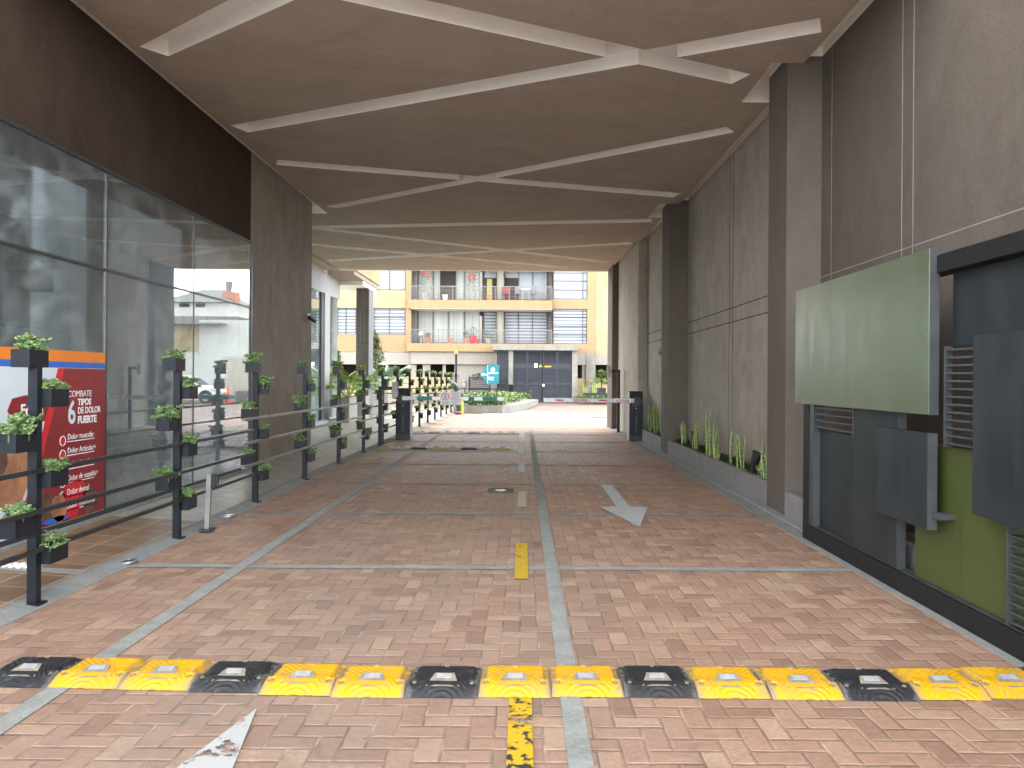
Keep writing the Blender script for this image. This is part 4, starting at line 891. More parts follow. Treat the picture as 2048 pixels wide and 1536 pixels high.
mb.build('slats', M['doordark'], sk); mb = MB(); mb.box(x0, x0+.06, 49.041, 49.9, 0, 1.63); mb.box(x1-.06, x1, 49.041, 49.9, 0, 1.63); mb.box(x0+.061, x1-.061, 49.85, 49.9, .05, .5); mb.build('frame', M['doordark'], sk)
hg = thing('shrub', 'low dark leaves trailing over the top of the slatted planter', 'plant', ((x0+x1)/2, 49.4, 1.6)); mb = MB(); leafcloud(mb, ((x0+x1)/2, 49.4, 1.62), (.6, .35, .16), 260, .14, .08); mb.build('leaves', M['cover'], hg, False)
# mirror pole with amber light
xp = wx(912, 760, 33.9); mp_ = thing('beacon_pole', 'dark pole topped by an amber warning light', 'beacon', (xp, 33.9, 0))
MB().tube((xp, 33.9, 0), (xp, 33.9, wz(912, 708, 33.9)), .05, 10).build('pole', M['steel'], mp_)
mb = MB(); zt = wz(912, 708, 33.9); mb.tube((xp, 33.9, zt), (xp, 33.9, zt+.03), .08); mb.tube((xp, 33.9, zt+.03), (xp, 33.9, zt+.14), .072, 14, .065); mb.ball((xp, 33.9, zt+.14), .065, (1, 1, .7)); mb.build('amber_light', M['amber'], mp_)
mr = thing('traffic_mirror', 'round grey back of a convex traffic mirror behind the beacon pole', 'mirror', (xp, 34, 1.7)); zc = wz(912, 751.5, 34.1); mb = MB(); mb.disc((xp, 34.06, zc), (0, 1, 0), .19, .05); mb.build('mirror_dish', M['portgrey'], mr); bx('clamp', M['steel'], mr, xp-.05, xp+.05, 33.82, 34.05, zc-.05, zc+.05)
bo = thing('bollard', 'short yellow bollard behind the bending man', 'bollard', (wx(924, 820, 33.2), 33.2, 0)); xb_ = wx(924, 820, 33.2); mb = MB(); mb.tube((xb_, 33.2, 0), (xb_, 33.2, .46), .075, 14); mb.tube((xb_, 33.2, .46), (xb_, 33.2, .52), .075, 14, .04); mb.build('post', M['yellowpaint'], bo); MB().tube((xb_, 33.2, .55), (xb_, 33.2, .60), .04, 10, .03).build('cap', M['inkwhite'], bo); MB().tube((xb_, 33.2, .515), (xb_, 33.2, .55), .035, 10).build('neck', M['yellowpaint'], bo)
# ------------------------------------------------------------------ gate house
gh = thing('gate_house', 'concrete framed plant room with slate blue louvred double doors', 'building', (1.6, 50, 0)); D = 50
def g(X0, X1, Y0, Y1, y0, y1, nm, m_, par=gh): return bx(nm, M[m_], par, wx(X0, 770, y0), wx(X1, 770, y0), y0, y1, wz(1070, Y1, y0), wz(1070, Y0, y0))
g(985, 1156, 690, 700.5, 49.6, 53, 'roof_slab', 'gateconc'); g(1017, 1026, 701, 803, 49.9, 50.5, 'concrete_post', 'gateconc'); g(1144, 1155, 701, 803, 49.9, 50.5, 'concrete_post', 'gateconc')
def louv(X0, X1, Y0, Y1, y, nm, n, par=gh):
    xa, xb = wx(X0, 770, y), wx(X1, 770, y); za, zb = wz(1070, Y1, y), wz(1070, Y0, y); mb = MB(); fw = .07
    mb.box(xa, xa+fw, y, y+.06, za, zb); mb.box(xb-fw, xb, y, y+.06, za, zb); mb.box(xa+fw, xb-fw, y, y+.06, za, za+fw); mb.box(xa+fw, xb-fw, y, y+.06, zb-fw, zb)
    fr_ = mb.build(nm, M['doorblue'], par); mb = MB(); hh = (zb-za-2*fw)/n
    for k in range(n):
        z_ = za+fw+k*hh; mb.add([(xa+fw, y+.05, z_+hh), (xb-fw, y+.05, z_+hh), (xb-fw, y+.012, z_+hh*.15), (xa+fw, y+.012, z_+hh*.15), (xb-fw, y+.012, z_), (xa+fw, y+.012, z_)], [(0, 1, 2, 3), (3, 2, 4, 5)])
    mb.build('slats', M['doordark' if Y1 < 732 else 'doorblue'], fr_); return fr_
louv(995.5, 1016.5, 702, 736, 49.95, 'side_panel', 9); louv(995.5, 1016.5, 736.2, 769, 49.95, 'side_panel', 9); louv(995.5, 1016.5, 769.2, 802, 49.95, 'side_panel', 9)
xs = [1026.5, 1054.5, 1083.5, 1085.5, 1114.5, 1143.5]
for a, b in ((0, 1), (1, 2), (3, 4), (4, 5)):
    louv(xs[a], xs[b]-.3, 702.5, 730, 50.0, 'top_panel', 8)
    d_ = louv(xs[a], xs[b]-.3, 737, 768.3, 50.0, 'door', 11); louv(xs[a], xs[b]-.3, 768.5, 803.5, 50.0, 'door', 11)
g(1026.5, 1143.5, 730.3, 736.8, 49.98, 50.1, 'transom', 'doorblue'); g(1026.5, 1143.5, 701, 803, 50.12, 50.2, 'backing', 'doordark')
g(1068.5, 1074.5, 727, 735, 49.93, 49.97, 'white_plate', 'inkwhite'); MB().poly([(wx(1078, 730, 49.94), 49.94, wz(1080, 734, 49.94)), (wx(1083.8, 730, 49.94), 49.94, wz(1080, 734, 49.94)), (wx(1081, 730, 49.94), 49.94, wz(1080, 729, 49.94))], (0, .03, 0)).build('warning_triangle', M['yellowpaint'], gh)
g(1089, 1102, 732, 734.2, 49.93, 49.97, 'yellow_plate', 'yellowpaint'); MB().tube((wx(1087, 770, 49.9), 49.9, wz(1070, 773, 50)), (wx(1087, 770, 49.9), 49.9, wz(1070, 768, 50)), .07, 10).build('handle', M['inkwhite'], gh)
# teal arrow sign hung on the gate house
ts = thing('arrow_sign', 'teal arrow shaped direction sign pointing left beside the gate house', 'sign', (wx(980, 750, 48.6), 48.6, 1.2)); y = 48.6
P_ = lambda X, Y: (wx(X, Y, y), y, wz(X, Y, y))
MB().poly([P_(960.5, 749), P_(975, 729.5), P_(998.5, 729.5), P_(998, 767), P_(976.5, 769.5)], (0, .08, 0)).build('board', M['teal'], ts)
MB().poly([(wx(962.5, 749, y), y-.012, wz(962, 749, y)), (wx(967, 745, y), y-.012, wz(966, 745.6, y)), (wx(966.5, 748, y), y-.012, wz(966, 748, y)), (wx(973, 748, y), y-.012, wz(972, 748, y)), (wx(973, 750.2, y), y-.012, wz(972, 750.2, y)), (wx(966.5, 750, y), y-.012, wz(966, 750.2, y)), (wx(967, 753, y), y-.012, wz(966, 752.6, y))], (0, .01, 0)).build('arrow', M['inkwhite'], ts)
bx('divider', M['inkwhite'], ts, wx(975, 750, y), wx(975.6, 750, y), y-.01, y-.001, wz(976, 767, y), wz(976, 731, y))
cxs, czs = wx(985.7, 740, y), wz(985.7, 739.5, y)
MB().ring((cxs, y-.002, czs), (0, -1, 0), .10, .13, .008).build('emblem', M['inkwhite'], ts); MB().ring((cxs, y-.002, czs), (0, -1, 0), .04, .065, .008).build('emblem', M['inkwhite'], ts)
text('pontono', .19, M['inkwhite'], ts, 'lettering', (wx(977, 747, y), y-.006, wz(977, 747.4, y)), (1, 0, 0), (0, 0, 1), 'LEFT', .006, .92, .008); text('Parking', .12, M['inkwhite'], ts, 'lettering', (wx(977, 756, y), y-.006, wz(977, 755.6, y)), (1, 0, 0), (0, 0, 1), 'LEFT', .006); text('Plaza', .16, M['inkwhite'], ts, 'lettering', (wx(977, 760, y), y-.006, wz(977, 760, y)), (1, 0, 0), (0, 0, 1), 'LEFT', .006, 1, .006)
bx('bracket', M['steel'], ts, wx(993, 750, 48.7), wx(996, 750, 48.7), 48.69, 49.94, 1.5, 1.56)
# ------------------------------------------------------------------ apartment building
ap = thing('apartment_building', 'ochre and yellow brick apartment block with two long balconies across the courtyard', 'building', (0, 52, 0)); D = 52
def A(X0, X1, Y0, Y1, y0, y1, nm, m_, par=ap): return bx(nm, M[m_] if isinstance(m_, str) else m_, par, wx(X0, 640, y0), wx(X1, 640, y0), y0, y1, wz((X0+X1)/2, Y1, y0), wz((X0+X1)/2, Y0, y0))
def awin(X0, X1, Y0, Y1, y, vs, hs, back, nm='window'):
    mb = MB(); xa, xb = wx(X0, 640, y), wx(X1, 640, y); za, zb = wz((X0+X1)/2, Y1, y), wz((X0+X1)/2, Y0, y); fw = .05
    for a in [X0]+vs+[X1]:
        x = wx(a, 640, y); mb.box(x-fw/2 if a not in (X0, X1) else (x if a == X0 else x-fw), x+fw/2 if a not in (X0, X1) else (x+fw if a == X0 else x), y-.03, y+.03, za, zb)
    for b in [Y0]+hs+[Y1]:
        z_ = wz((X0+X1)/2, b, y); z_ = min(max(z_, za+fw/2), zb-fw/2); mb.box(xa, xb, y-.026, y+.026, z_-fw/2, z_+fw/2)
    fo = mb.build(nm, M['winframe'], ap); bx('blind' if back.startswith('blind') else 'curtain' if back == 'curtain' else 'pane', M[back], fo, xa+.01, xb-.01, y+.035, y+.06, za+.01, zb-.01); return fo
W2 = 52.35
A(560, 822, 440, 532, D, W2, 'wall', 'oplaster')
# left wing wall made of bands and piers around its windows
A(560, 674, 532, 704, D, W2, 'wall', 'ybrick'); A(674, 811, 580.5, 616, D, W2, 'wall', 'ybrick'); A(674, 811, 669, 704, D, W2, 'wall', 'oplaster'); A(811.2, 822, 532, 704, D-.05, W2, 'pier', 'oplaster')
A(712.5, 747, 616, 669, D+.01, W2, 'wall', 'ybrick'); A(674, 752, 532, 580.5, D+.01, W2, 'wall', 'ybrick')
awin(752, 811, 532, 580.5, D+.15, [778.5], [], 'blind2'); awin(747, 811, 616, 669, D+.15, [778.5], [635], 'blind'); awin(674, 712.5, 616, 669, D+.15, [692], [632], 'blind')
# right wing
A(1105.5, 1300, 440, 534, D, W2, 'wall', 'oplaster'); A(1105.5, 1174.5, 598.5, 618, D-.02, W2, 'wall', 'oplaster'); A(1105.5, 1192, 687.5, 706, D-.02, W2, 'wall', 'oplaster'); A(1174.6, 1192, 534, 687.5, D-.02, W2, 'pier', 'oplaster')
A(1192.2, 1217.5, 534, 706, D, W2, 'wall', 'ybrick'); A(1217.7, 1250, 580, 617, D, W2, 'wall', 'ybrick'); A(1217.7, 1250, 670, 706, D, W2, 'wall', 'ybrick'); A(1250.2, 1290, 534, 706, D, W2, 'wall', 'ybrick')
awin(1217.7, 1250, 534, 580, D+.15, [1234], [], 'winglass'); awin(1217.7, 1250, 617, 670, D+.15, [1234], [], 'winglass')
awin(1106, 1174.5, 534, 598.5, D+.12, [1165.5], [546, 562, 580], 'winglass'); awin(1106, 1174.5, 618, 687.5, D+.12, [1165.5], [634, 652, 670], 'blind')
# balconies
YB = 53.3
for n_, (Y0, Y1, Yg, Yt) in enumerate(((600, 617.5, 532, 532), (687, 703.5, 620.5, 620.5))):
    A(815, 1105, Y0, Y1, 51.55, YB+.4, 'balcony_slab', 'oplaster'); A(822, 1105, Y1+.05, Y1+.9, 51.6, YB+.3, 'balcony_soffit', 'white') if n_ == 0 else None
    A(828, 1105, 520 if n_ == 0 else 618.5, Y0, YB+.9, YB+1.0, 'back_wall', 'tanroom'); A(822.1, 834, 520 if n_ == 0 else 618.6, Y0, YB-.2, YB+.4, 'side_shutter', 'railgrey')
    yt, yb = (524 if n_ == 0 else 619.5), Y0
    awin(836, 961, yt, yb, YB+.15, [866.5, 897.5, 929], [], 'curtain', 'balcony_door')
    awin(967, 993.5, yt, yb, YB+.12, [], [], 'blind' if n_ else 'winglass'); awin(1009, 1094.5, yt, yb, YB+.14, [1037, 1065], [], 'blind' if n_ else 'winglass', 'balcony_door')
    A(1095, 1104, yt, yb, YB+.2, YB+.3, 'side_shutter', 'railgrey')
    mb = MB(); xc = wx(1000.5, 640, 52.9); mb.tube((xc, 52.9, wz(1000, yb-.05, 52.9)), (xc, 52.9, wz(1000, yt+.3, 52.9)), .25, 20); mb.build('round_column', M['creampan'], ap)
    A(959.5, 964, 544 if n_ == 0 else 632, Y0, 52.3, 52.5, 'downpipe', 'creampan')
    y = 51.62; mb = MB(); zb = wz(960, Y0, y); xa, xb = wx(820, 640, y), wx(1104, 640, y); hh = .9
    for k in range(9): mb.box(xa, xb, y, y+.02, zb+.06+k*.092, zb+.078+k*.092)
    mb.box(xa, xb, y-.02, y+.03, zb+hh-.02, zb+hh+.03)
    for k in range(11): x = xa+(xb-xa)*k/10; mb.box(x-.02, x+.02, y+.021, y+.05, zb+.003, zb+hh-.02)
    mb.build('balcony_railing', M['railgrey'], ap)
A(880, 911, 532, 600, YB+.10, YB+.11, 'open_door', 'darkroom'); A(968, 993, 556, 600, YB+.07, YB+.075, 'open_door', 'darkroom'); A(1010, 1036, 556, 600, YB+.07, YB+.075, 'open_door', 'darkroom'); A(973.5, 984, 558, 600, YB+.05, YB+.06, 'yellow_curtain', 'sansedge')
A(815, 1105, 440, 533, 51.6, 53.7, 'balcony_slab', 'oplaster')
# ground floor: cream beam panels, garage openings, low brick wall
A(560, 821, 704.2, 728.5, 51.95, W2, 'beam_panel', 'creampan'); A(821.3, 995, 704, 728.5, 51.8, W2, 'beam_panel', 'creampan'); A(1155, 1173, 706.2, 730, 51.9, W2, 'beam_panel', 'creampan'); A(1192, 1290, 706.2, 730, 51.9, W2, 'beam_panel', 'creampan')
A(1173.2, 1191.8, 706.2, 803, 51.85, W2, 'concrete_pier', 'gateconc')
for a, b in ((560, 640), (814, 833), (846, 861), (886, 892), (909.5, 995)): A(a, b, 728.6, 803, D+.05, W2, 'garage_pier', 'creampan')
A(640, 910, 754, 804, D+.0, W2-.05, 'low_wall', 'ybrick'); A(1155, 1173, 757, 803, D, W2-.05, 'low_wall', 'ybrick'); A(1192, 1290, 757, 803, D, W2-.05, 'low_wall', 'ybrick')
A(1165, 1173, 730.1, 757, D+.05, W2-.06, 'garage_pier', 'creampan')
bx('garage_back_wall', M['darkroom'], ap, -20, 14, 57, 57.2, 0, 3.0); bx('garage_ceiling', M['darkroom'], ap, -20, 14, W2+.01, 57, 2.52, 2.7)
bx('upper_wall', M['oplaster'], ap, wx(560, 500, D), wx(1290, 500, D), D+.4, D+9, wz(1000, 500, D), 14); bx('block', M['mass'], ap, wx(560, 500, D), wx(1290, 500, D), 54.6, 61, 2.75, 14)
# intercom box on the low wall
ic = thing('intercom_box', 'small grey intercom box on the cream garage pier', 'intercom', (wx(929, 766, 51.9), 51.9, 1.2)); A(926.5, 931.5, 760, 773, 51.9, 52.04, 'case', 'portgrey', ic); A(928, 930, 762.5, 766, 51.88, 51.899, 'screen', 'inkdark', ic)
# things on the balconies
def bpot(X, Yb, y, s_, m_, plant, lab, plab):
    x = wx(X, 640, y); zb = wz(X, Yb, y)+.003; t = thing('flower_pot', lab, 'pot', (x, y, zb), 'pots on the balconies'); MB().tube((x, y, zb), (x, y, zb+s_), s_*.42, 12, s_*.55).build('pot', M[m_], t); MB().tube((x, y, zb+s_*.9), (x, y, zb+s_*1.004), s_*.5, 12).build('soil', M['soil'], t)
    if plant:
        p = thing('balcony_plant', plab, 'plant', (x, y, zb+s_), 'plants on the balconies'); mb = MB(); leafcloud(mb, (x, y, zb+s_+plant*.5), (plant*.45, plant*.3, plant*.55), 90, .16, .07); mb.build('leaves', M['hedge'], p, False)
        if plant > 1: fl = MB(); [fl.ball((x+random.uniform(-.3, .3), y, zb+s_+plant*random.uniform(.8, 1.15)), .09) for _ in range(4)]; fl.build('flowers', M['inkred'], p)
M['terra'] = simple('terracotta', (.45, .16, .09), .8)
bpot(856, 687, 52.2, .38, 'terra', .3, 'terracotta pot at the left of the lower balcony', 'small sprig in the leftmost terracotta pot on lower balcony'); bpot(901, 687, 52.2, .36, 'terra', 0, 'empty terracotta pot near the middle of the lower balcony', ''); bpot(932, 687, 52.2, .36, 'terra', .4, 'terracotta pot with spiky plant right of the empty lower balcony pot', 'spiky plant on the lower balcony beside the red pots')
bpot(946, 687, 52.4, .5, 'red', .6, 'tall red pot on the lower balcony', 'leafy plant in the tall red pot'); bpot(953, 687, 52.1, .3, 'red', 0, 'small red pot on the lower balcony next to the downpipe', ''); bpot(976, 687, 52.3, .35, 'potconc', .5, 'pale pot behind the railing left of the round column', 'plant in the pale pot beside the round column')
bpot(851, 600, 52.2, .5, 'potconc', 1.3, 'grey pot of tall red flowers at the left of the upper balcony', 'tall plant with red flowers on the upper balcony'); bpot(945, 600, 52.2, .5, 'potconc', 1.1, 'grey pot of pink flowers in the middle of the upper balcony', 'arching plant with pink flowers on the upper balcony'); bpot(890, 600, 52.4, .35, 'inkwhite', .3, 'white round pot before the open upper door', 'small plant in the white upper pot'); bpot(978, 600, 52.3, .35, 'orange', 0, 'orange pot before the yellow curtain', '')
def bchair(X, y, m_, lab):
    x = wx(X, 640, y); zb = wz(X, 600, y)+.004; t = thing('balcony_chair', lab, 'chair', (x, y, zb)); bx('seat', M[m_], t, x-.22, x+.22, y-.2, y+.2, zb+.40, zb+.46); bx('backrest', M[m_], t, x-.22, x+.22, y+.16, y+.2, zb+.461, zb+.9)
    for a in (-.2, .16):
        for b in (-.18, .14): bx('leg', M[m_], t, x+a, x+a+.04, y+b, y+b+.04, zb, zb+.399)
bchair(1036, 52.5, 'railgrey', 'grey chair left of the white table on the upper balcony'); bchair(1066, 52.5, 'railgrey', 'grey chair right of the white table on the upper balcony'); bchair(1012, 52.4, 'darkred', 'dark red chair beside the round column on the upper balcony')
tb = thing('balcony_table', 'white table between the grey chairs on the upper balcony', 'table', (wx(1051, 640, 52.3), 52.3, 5)); x = wx(1051, 640, 52.3); zb = wz(1051, 600, 52.3)+.004; bx('top', M['inkwhite'], tb, x-.32, x+.32, 52.1, 52.5, zb+.7, zb+.76); [bx('leg', M['alu'], tb, x+a, x+a+.05, 52.2, 52.4, zb, zb+.699) for a in (-.25, .2)]
bl = thing('balcony_lantern', 'dark lantern stand with white shade at the left of the lower balcony', 'lamp', (wx(842, 640, 52.3), 52.3, 4)); x = wx(842, 640, 52.3); zb = wz(842, 687, 52.3)+.004; mb = MB(); [mb.tube((x+a, 52.3+b, zb), (x+a*.4, 52.3+b*.4, zb+.55), .02, 6) for a in (-.16, .16) for b in (-.12, .12)]; mb.build('stand', M['steel'], bl); MB().tube((x, 52.3, zb+.55), (x, 52.3, zb+.8), .2, 14, .1).build('shade', M['interior'], bl)
# right side beds: topiary, yucca, dark planters
def dbox(X0, X1, Y0, Y1, y, dy, lab):
    t = thing('dark_planter', lab, 'planter', (wx((X0+X1)/2, 780, y), y, 0), 'dark box planters right of the gate house'); bx('box', M['doordark'], t, wx(X0, 780, y), wx(X1, 780, y), y, y+dy, wz(1190, Y1, y), wz(1190, Y0, y), .01); return t
dbox(1168, 1194, 786, 803, 48.2, .8, 'low dark box planter under the yucca'); dbox(1194.5, 1226, 786, 803, 48.2, .8, 'low dark box planter below the topiary'); dbox(1193, 1212, 776, 803, 49.2, .7, 'taller dark box planter holding the topiary tree')
x = wx(1203, 770, 49.5); tp = thing('topiary_tree', 'small topiary tree of clipped green balls in a dark planter', 'tree', (x, 49.5, .9)); z0 = wz(1203, 776, 49.5)
mb = MB(); mb.tube((x, 49.5, z0), (x, 49.5, z0+.9), .05, 7, .03); mb.build('trunk', M['bark'], tp); mb = MB(); leafcloud(mb, (x, 49.5, z0+.95), (.28, .28, .22), 260, .10, .07); leafcloud(mb, (x-.22, 49.5, z0+.5), (.30, .28, .2), 260, .10, .07); leafcloud(mb, (x+.25, 49.5, z0+.45), (.3, .28, .2), 260, .10, .07); mb.build('crown', M['hedge'], tp, False)
x = wx(1182, 770, 48.5); yu = thing('yucca', 'spiky yellow green yucca standing in a dark box planter', 'plant', (x, 48.5, .6)); z0 = wz(1182, 786, 48.5); mb = MB(); mb.tube((x, 48.5, z0), (x, 48.5, z0+.5), .04, 7); mb.build('trunk', M['bark'], yu); mb = MB()
for k in range(46):
    a = k*2.4; e = random.uniform(-.3, 1.2); d = Vector((math.cos(a)*math.cos(e), math.sin(a)*math.cos(e), math.sin(e))); leafquad(mb, (x, 48.5, z0+.5), d, Vector((0, 0, 1)), random.uniform(.35, .5), .05, .2)
mb.build('leaves', M['succy'], yu, False)
x = wx(1170, 775, 48.6)
for nm, X, lab in (('a', 1171, 'upright snake plant left of the yucca'), ('b', 1189, 'upright snake plant right of the yucca'), ('c', 1217, 'upright snake plant right of the topiary tree')):
    x = wx(X, 775, 48.6); t = thing('snake_plant', lab, 'plant', (x, 48.6, .55), 'snake plants by the topiary'); mb = MB(); [blade(mb, (x+random.uniform(-.15, .15), 48.6+random.uniform(-.1, .1), .55), random.uniform(.4, .75), .07, (random.uniform(-.1, .1), 0), random.uniform(-.5, .5)) for _ in range(6)]; mb.build('leaves', [M['succy'], M['sansedge']], t, False)
mb = MB()
for k in range(1100):
    y = random.uniform(46.2, 47.9); xa, xb = wx(1150, 795, y), wx(1240, 795, y); leafquad(mb, (random.uniform(xa, xb), y, random.uniform(.1, .42)), (random.uniform(-1, 1), random.uniform(-1, 1), random.uniform(.2, 1)), Vector((0, 0, 1)), random.uniform(.12, .22), random.uniform(.08, .13))
tag(mb.build('ground_plants', M['hedge'], None, False), 'bright green ground plants in front of the dark box planters', 'ground cover', kind='stuff')
# ------------------------------------------------------------------ person bending over the railing planter
def skinmesh(name, joints, edges, mat, parent, sub=2):
    me = bpy.data.meshes.new(name); org = ORG[parent.name]; me.from_pydata([Vector(j[:3])-org for j in joints], edges, []); o = bpy.data.objects.new(name, me); COL.objects.link(o)
    sm = o.modifiers.new('s', 'SKIN'); 
    for i, j in enumerate(joints): me.skin_vertices[0].data[i].radius = (j[3], j[4] if len(j) > 4 else j[3])
    me.skin_vertices[0].data[0].use_root = True; su = o.modifiers.new('u', 'SUBSURF'); su.levels = sub; su.render_levels = sub
    dg = bpy.context.evaluated_depsgraph_get(); m2 = bpy.data.meshes.new_from_object(o.evaluated_get(dg)); bpy.data.objects.remove(o)
    m2.materials.clear(); m2.materials.append(mat); [setattr(p, 'use_smooth', True) for p in m2.polygons]
    r = bpy.data.objects.new(name, m2); COL.objects.link(r); r.parent = parent; ORG[r.name] = org.copy(); return r
PX, PY = wx(917, 826, 32.2), 32.2
pe = thing('person', 'person in dark green work clothes and pale cap bending over the railing planter', 'person', (PX, PY, 0))
q = lambda x, y, z, *r: (PX+x, PY+y, z, *r)
body = [q(0, 0, .88, .13, .11), q(-.07, 0, 1.05, .13, .10), q(-.17, 0, 1.22, .15, .11), q(-.24, 0, 1.30, .09), q(-.32, -.0, 1.345, .05), q(-.37, 0, 1.36, .085, .095), q(-.43, 0, 1.33, .075, .08),
        q(.0, -.09, .86, .085), q(-.03, -.10, .47, .06), q(.02, -.10, .07, .04), q(-.12, -.11, .04, .035), q(.0, .09, .86, .085), q(.02, .10, .47, .06), q(.05, .10, .07, .04), q(-.08, .11, .04, .035),
        q(-.21, -.19, 1.24, .06), q(-.27, -.22, .99, .045), q(-.40, -.16, .85, .032), q(-.21, .19, 1.24, .06), q(-.27, .22, .99, .045), q(-.40, .16, .87, .032)]
be = [(0, 1), (1, 2), (2, 3), (3, 4), (4, 5), (5, 6), (0, 7), (7, 8), (8, 9), (9, 10), (0, 11), (11, 12), (12, 13), (13, 14), (2, 15), (15, 16), (16, 17), (2, 18), (18, 19), (19, 20)]
skinmesh('body', body, be, M['skin'], pe)
shirt = [q(0, 0, .90, .16, .135), q(-.07, 0, 1.05, .155, .125), q(-.17, 0, 1.22, .175, .135), q(-.25, 0, 1.29, .11), q(-.21, -.19, 1.24, .08), q(-.255, -.215, 1.06, .066), q(-.21, .19, 1.24, .08), q(-.255, .215, 1.06, .066)]
skinmesh('shirt', shirt, [(0, 1), (1, 2), (2, 3), (2, 4), (4, 5), (2, 6), (6, 7)], M['shirt'], pe)
tr_ = [q(0, 0, .88, .15, .13), q(.0, -.09, .80, .11), q(-.03, -.10, .47, .082), q(.02, -.10, .12, .068), q(.0, .09, .80, .11), q(.02, .10, .47, .082), q(.05, .10, .12, .068)]
skinmesh('trousers', tr_, [(0, 1), (1, 2), (2, 3), (0, 4), (4, 5), (5, 6)], M['trouser'], pe)
for s_ in (-1, 1):
    sx_ = .02 if s_ < 0 else .05; mb = MB(); mb.ball((PX+sx_-.05, PY+s_*.10, .045), .1, (1.35, .5, .45), 12, 8); mb.build('shoe', M['blackplastic'], pe)
    hd = MB()
    for k in range(5): a = (k-2)*.016; hd.tube((PX-.42, PY+s_*.16+a, .84), (PX-.455-(.02 if k == 2 else 0), PY+s_*.16+a*1.4, .77), .009, 6, .006)
    hd.build('fingers', M['skin'], pe)
mb = MB(); mb.ball((PX-.36, PY, 1.385), .105, (1.05, .95, .62), 14, 8); mb.poly([(PX-.44, PY-.06, 1.385), (PX-.52, PY-.04, 1.35), (PX-.52, PY+.04, 1.35), (PX-.44, PY+.06, 1.385)], (0, 0, .012)); mb.build('cap', M['cap'], pe)
fc = MB(); fc.ball((PX-.505, PY, 1.31), .018, (1, .7, 1.3), 8, 6); fc.ball((PX-.36, PY-.098, 1.34), .022, (.8, .4, 1.2), 8, 6); fc.ball((PX-.36, PY+.098, 1.34), .022, (.8, .4, 1.2), 8, 6); fc.build('nose_and_ears', M['skin'], pe)
ey = MB(); [ey.ball((PX-.495, PY+s_*.035, 1.335), .010) for s_ in (-1, 1)]; ey.build('eyes', M['inkdark'], pe)
# ================================================================== street side to the right of the courtyard (seen in the shop glass)
MX = -8.45
def rx(X, Y, d): return MX-wx(X, Y, d)
bw = thing('boundary_wall', 'grey rendered party wall with yellow brick end across the car park', 'wall', (14, 52, 0)); d = 51
def BW(X0, X1, Y0, Y1, y0, y1, nm, m_, par): return bx(nm, M[m_], par, rx(X0, 700, y0), rx(X1, 700, y0), y0, y1, wz(400, Y1, y0), wz(400, Y0, y0))
BW(225, 398, 648, 704, d, d+.3, 'brick_end', 'ybrick', bw); BW(398.3, 520, 640, 712, d, d+.4, 'rendered_wall', 'greywall', bw); BW(225, 520, 712.2, 812, d-.6, d+.3, 'lower_wall', 'greywall', bw); BW(225, 398, 704.2, 712, d-.1, d+.3, 'ledge', 'greywall', bw)
BW(225, 440, 644.5, 647.8, d-1.2, d+1, 'sheet_roof', 'rooftile', bw); BW(453, 497, 714, 800, d-.64, d-.61, 'roller_door', 'roller', bw)
ss = thing('wall_speed_sign', 'white speed limit sign on the grey wall seen in the shop glass', 'sign', (rx(447, 730, 50.3), 50.3, 2.4)); BW(442, 452, 725, 736, 50.33, 50.36, 'board', 'inkwhite', ss); MB().ring((rx(447, 730, 50.3), 50.325, wz(447, 730.5, 50.3)), (0, -1, 0), .10, .13, .01).build('red_ring', M['inkred'], ss)
ho = thing('house', 'white house with grey hipped roof and brick chimney seen in the shop glass', 'house', (rx(400, 600, 62), 62, 0)); d = 62
BW(343, 462, 606, 660, d, d+5, 'wall', 'whitewall', ho); BW(300, 342.7, 612, 660, d+1, d+5, 'wall', 'whitewall', ho); BW(225, 475, 632.5, 646, d-3, d-.01, 'lower_roof', 'rooftile', ho)
xa, xb = rx(322, 600, d), rx(468, 600, d); ze, zr = wz(400, 605.5, d), wz(400, 584, d); mb = MB(); mb.add([(xb, d-.6, ze), (xa, d-.6, ze), (xa, d+6, ze), (xb, d+6, ze), ((xa+xb)/2+.8, d+2.7, zr+.5), ((xa+xb)/2-1.2, d+2.7, zr+.5)], [(0, 1, 4, 5), (1, 2, 4), (2, 3, 5, 4), (3, 0, 5), (0, 3, 2, 1)])
ro = mb.build('roof', M['rooftile'], ho); bx('chimney', M['redbrick'], ro, rx(466, 590, d), rx(440, 590, d), d+.5, d+1.6, wz(450, 606, d), wz(450, 582, d)); MB().tube((rx(458, 570, d+1), d+1, wz(450, 582, d)), (rx(458, 570, d+1), d+1, wz(450, 560, d)), .22, 10, .32).build('chimney_pot', M['concrete'], ro)
for X0, X1 in ((357, 378), (391, 410)):
    wn_ = BW(X0, X1, 607, 614.5, d-.03, d-.002, 'window', 'darkroom', ho)
def wheel(mb_parent, x, y, rad, car):
    mb = MB(); mb.tube((x, y-.11, rad), (x, y+.11, rad), rad, 24); t_ = mb.build('wheel', M['tyre'], car); mb = MB(); mb.disc((x, y-.112 if y < car.location.y else y+.112, rad), (0, -1 if y < car.location.y else 1, 0), rad*.66, .02, 20); mb.build('rim', M['alu'], t_)
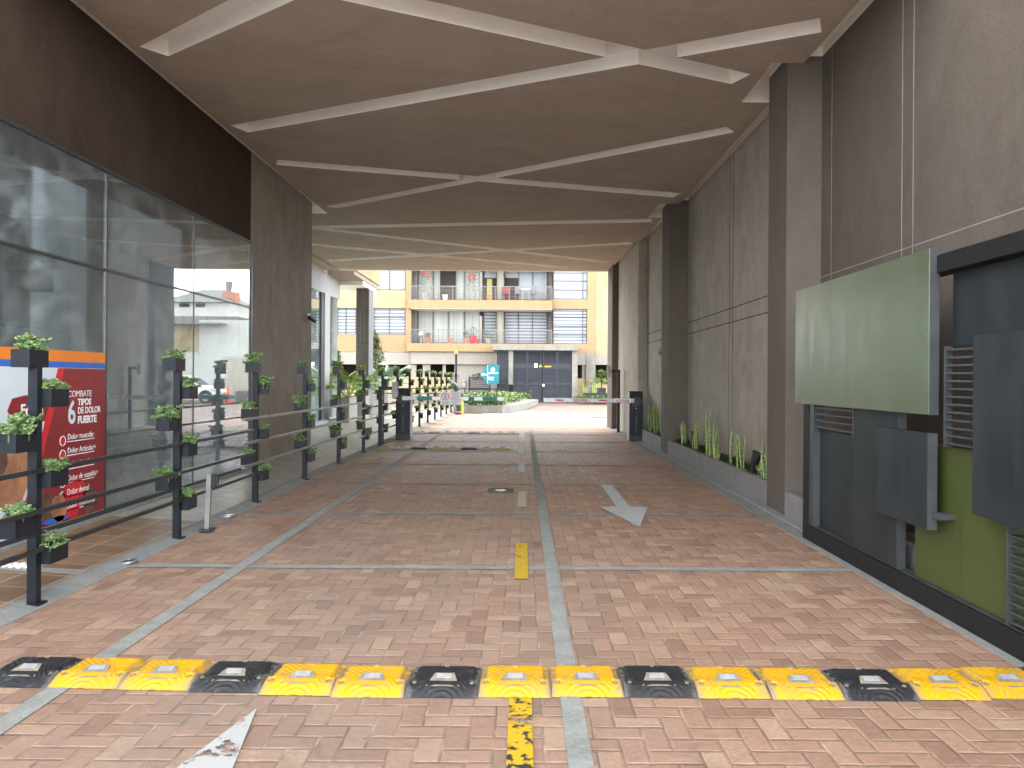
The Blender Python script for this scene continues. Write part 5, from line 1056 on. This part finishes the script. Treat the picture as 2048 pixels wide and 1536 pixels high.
def make_car(x, y, lab):
    # nose towards -x
    c = thing('parked_car', lab, 'car', (x, y, 0), 'white cars parked by the grey wall'); L = 4.1; wd = .86
    prof = [(-.48, .35), (-.50, .62), (-.47, .82), (-.30, .98), (-.20, 1.02), (-.06, 1.48), (.05, 1.60), (.30, 1.60), (.42, 1.45), (.49, 1.05), (.50, .55), (.48, .33)]
    vs = []; n = len(prof)
    for sy, k in ((-1, .86), (-1, 1), (1, 1), (1, .86)):
        for px2, pz in prof:
            ww = wd*(1 if pz < 1.03 else 1-(pz-1.03)*.28); vs.append((x+px2*L*(1 if k == 1 else .985), y+sy*ww*(1 if k == 1 else .90)*1.0 if k == 1 else y+sy*ww*.90, pz))
    mb = MB()
    # outer sides at index 1,2; inset rows 0,3 give rounded shoulders
    order_ = [1, 2]
    fs_ = [tuple(n*1+i for i in range(n)), tuple(n*2+i for i in range(n-1, -1, -1))]+[(n*1+i, n*1+(i+1) % n, n*2+(i+1) % n, n*2+i) for i in range(n)]
    mb.add(vs, fs_); bo_ = mb.build('body', M['carwhite'], c); md = bo_.modifiers.new('b', 'BEVEL'); md.width = .07; md.segments = 3; md.limit_method = 'ANGLE'; md.angle_limit = R(20); [setattr(p, 'use_smooth', True) for p in bo_.data.polygons]
    for sy in (-1, 1):
        def sp(a, z_, o_=.006): return (x+a*L, y+sy*(wd*(1-(max(z_, 1.03)-1.03)*.28)+o_), z_)
        for pts in ([(-.15, 1.06), (-.04, 1.42), (.12, 1.50), (.12, 1.06)], [(.135, 1.06), (.135, 1.50), (.29, 1.49), (.40, 1.10), (.40, 1.06)]):
            MB().poly([sp(*p_) for p_ in pts], (0, .004*sy, 0)).build('side_window', M['carglass'], c)
        MB().poly([sp(-.47, .62), sp(-.47, .78), sp(-.36, .86), sp(-.38, .72)], (0, .01*sy, 0)).build('headlight', M['alu'], c); MB().poly([sp(.45, .8), sp(.47, 1.05), sp(.42, 1.08), sp(.40, .85)], (0, .01*sy, 0)).build('tail_light', M['inkred'], c)
        for a in (-.31, .31):
            ar = MB(); ar.disc((x+a*L, y+sy*(wd+.002), .36), (0, sy, 0), .40, .006, 24); ar.build('wheel_arch', M['blackplastic'], c); wheel(None, x+a*L, y+sy*(wd-.06), .33, c)
    MB().poly([(x-.195*L, y-.70, 1.05), (x-.195*L, y+.70, 1.05), (x-.07*L, y+.62, 1.45), (x-.07*L, y-.62, 1.45)], (-.02, 0, .004)).build('windscreen', M['carglass'], c)
    bx('bumper', M['blackplastic'], c, x-.508*L, x-.48*L, y-.7, y+.7, .34, .5)
    bx('number_plate', M['yellowpaint'], c, x-.512*L, x-.509*L, y-.22, y+.22, .52, .63); return c
make_car(rx(383, 780, 44.5)+.1, 44.5, 'white hatchback parked nose out, nearest the orange cone in the shop glass reflection'); make_car(rx(283, 780, 41.5), 41.5, 'white car half hidden behind the other white car in the shop glass reflection')
xc = rx(456, 790, 45); cn = thing('traffic_cone', 'tall orange traffic cone beside the parked white car', 'cone', (xc, 45, 0)); bx('base', M['cone'], cn, xc-.25, xc+.25, 44.75, 45.25, 0, .05); MB().tube((xc, 45, .05), (xc, 45, .95), .19, 16, .05).build('cone', M['cone'], cn)
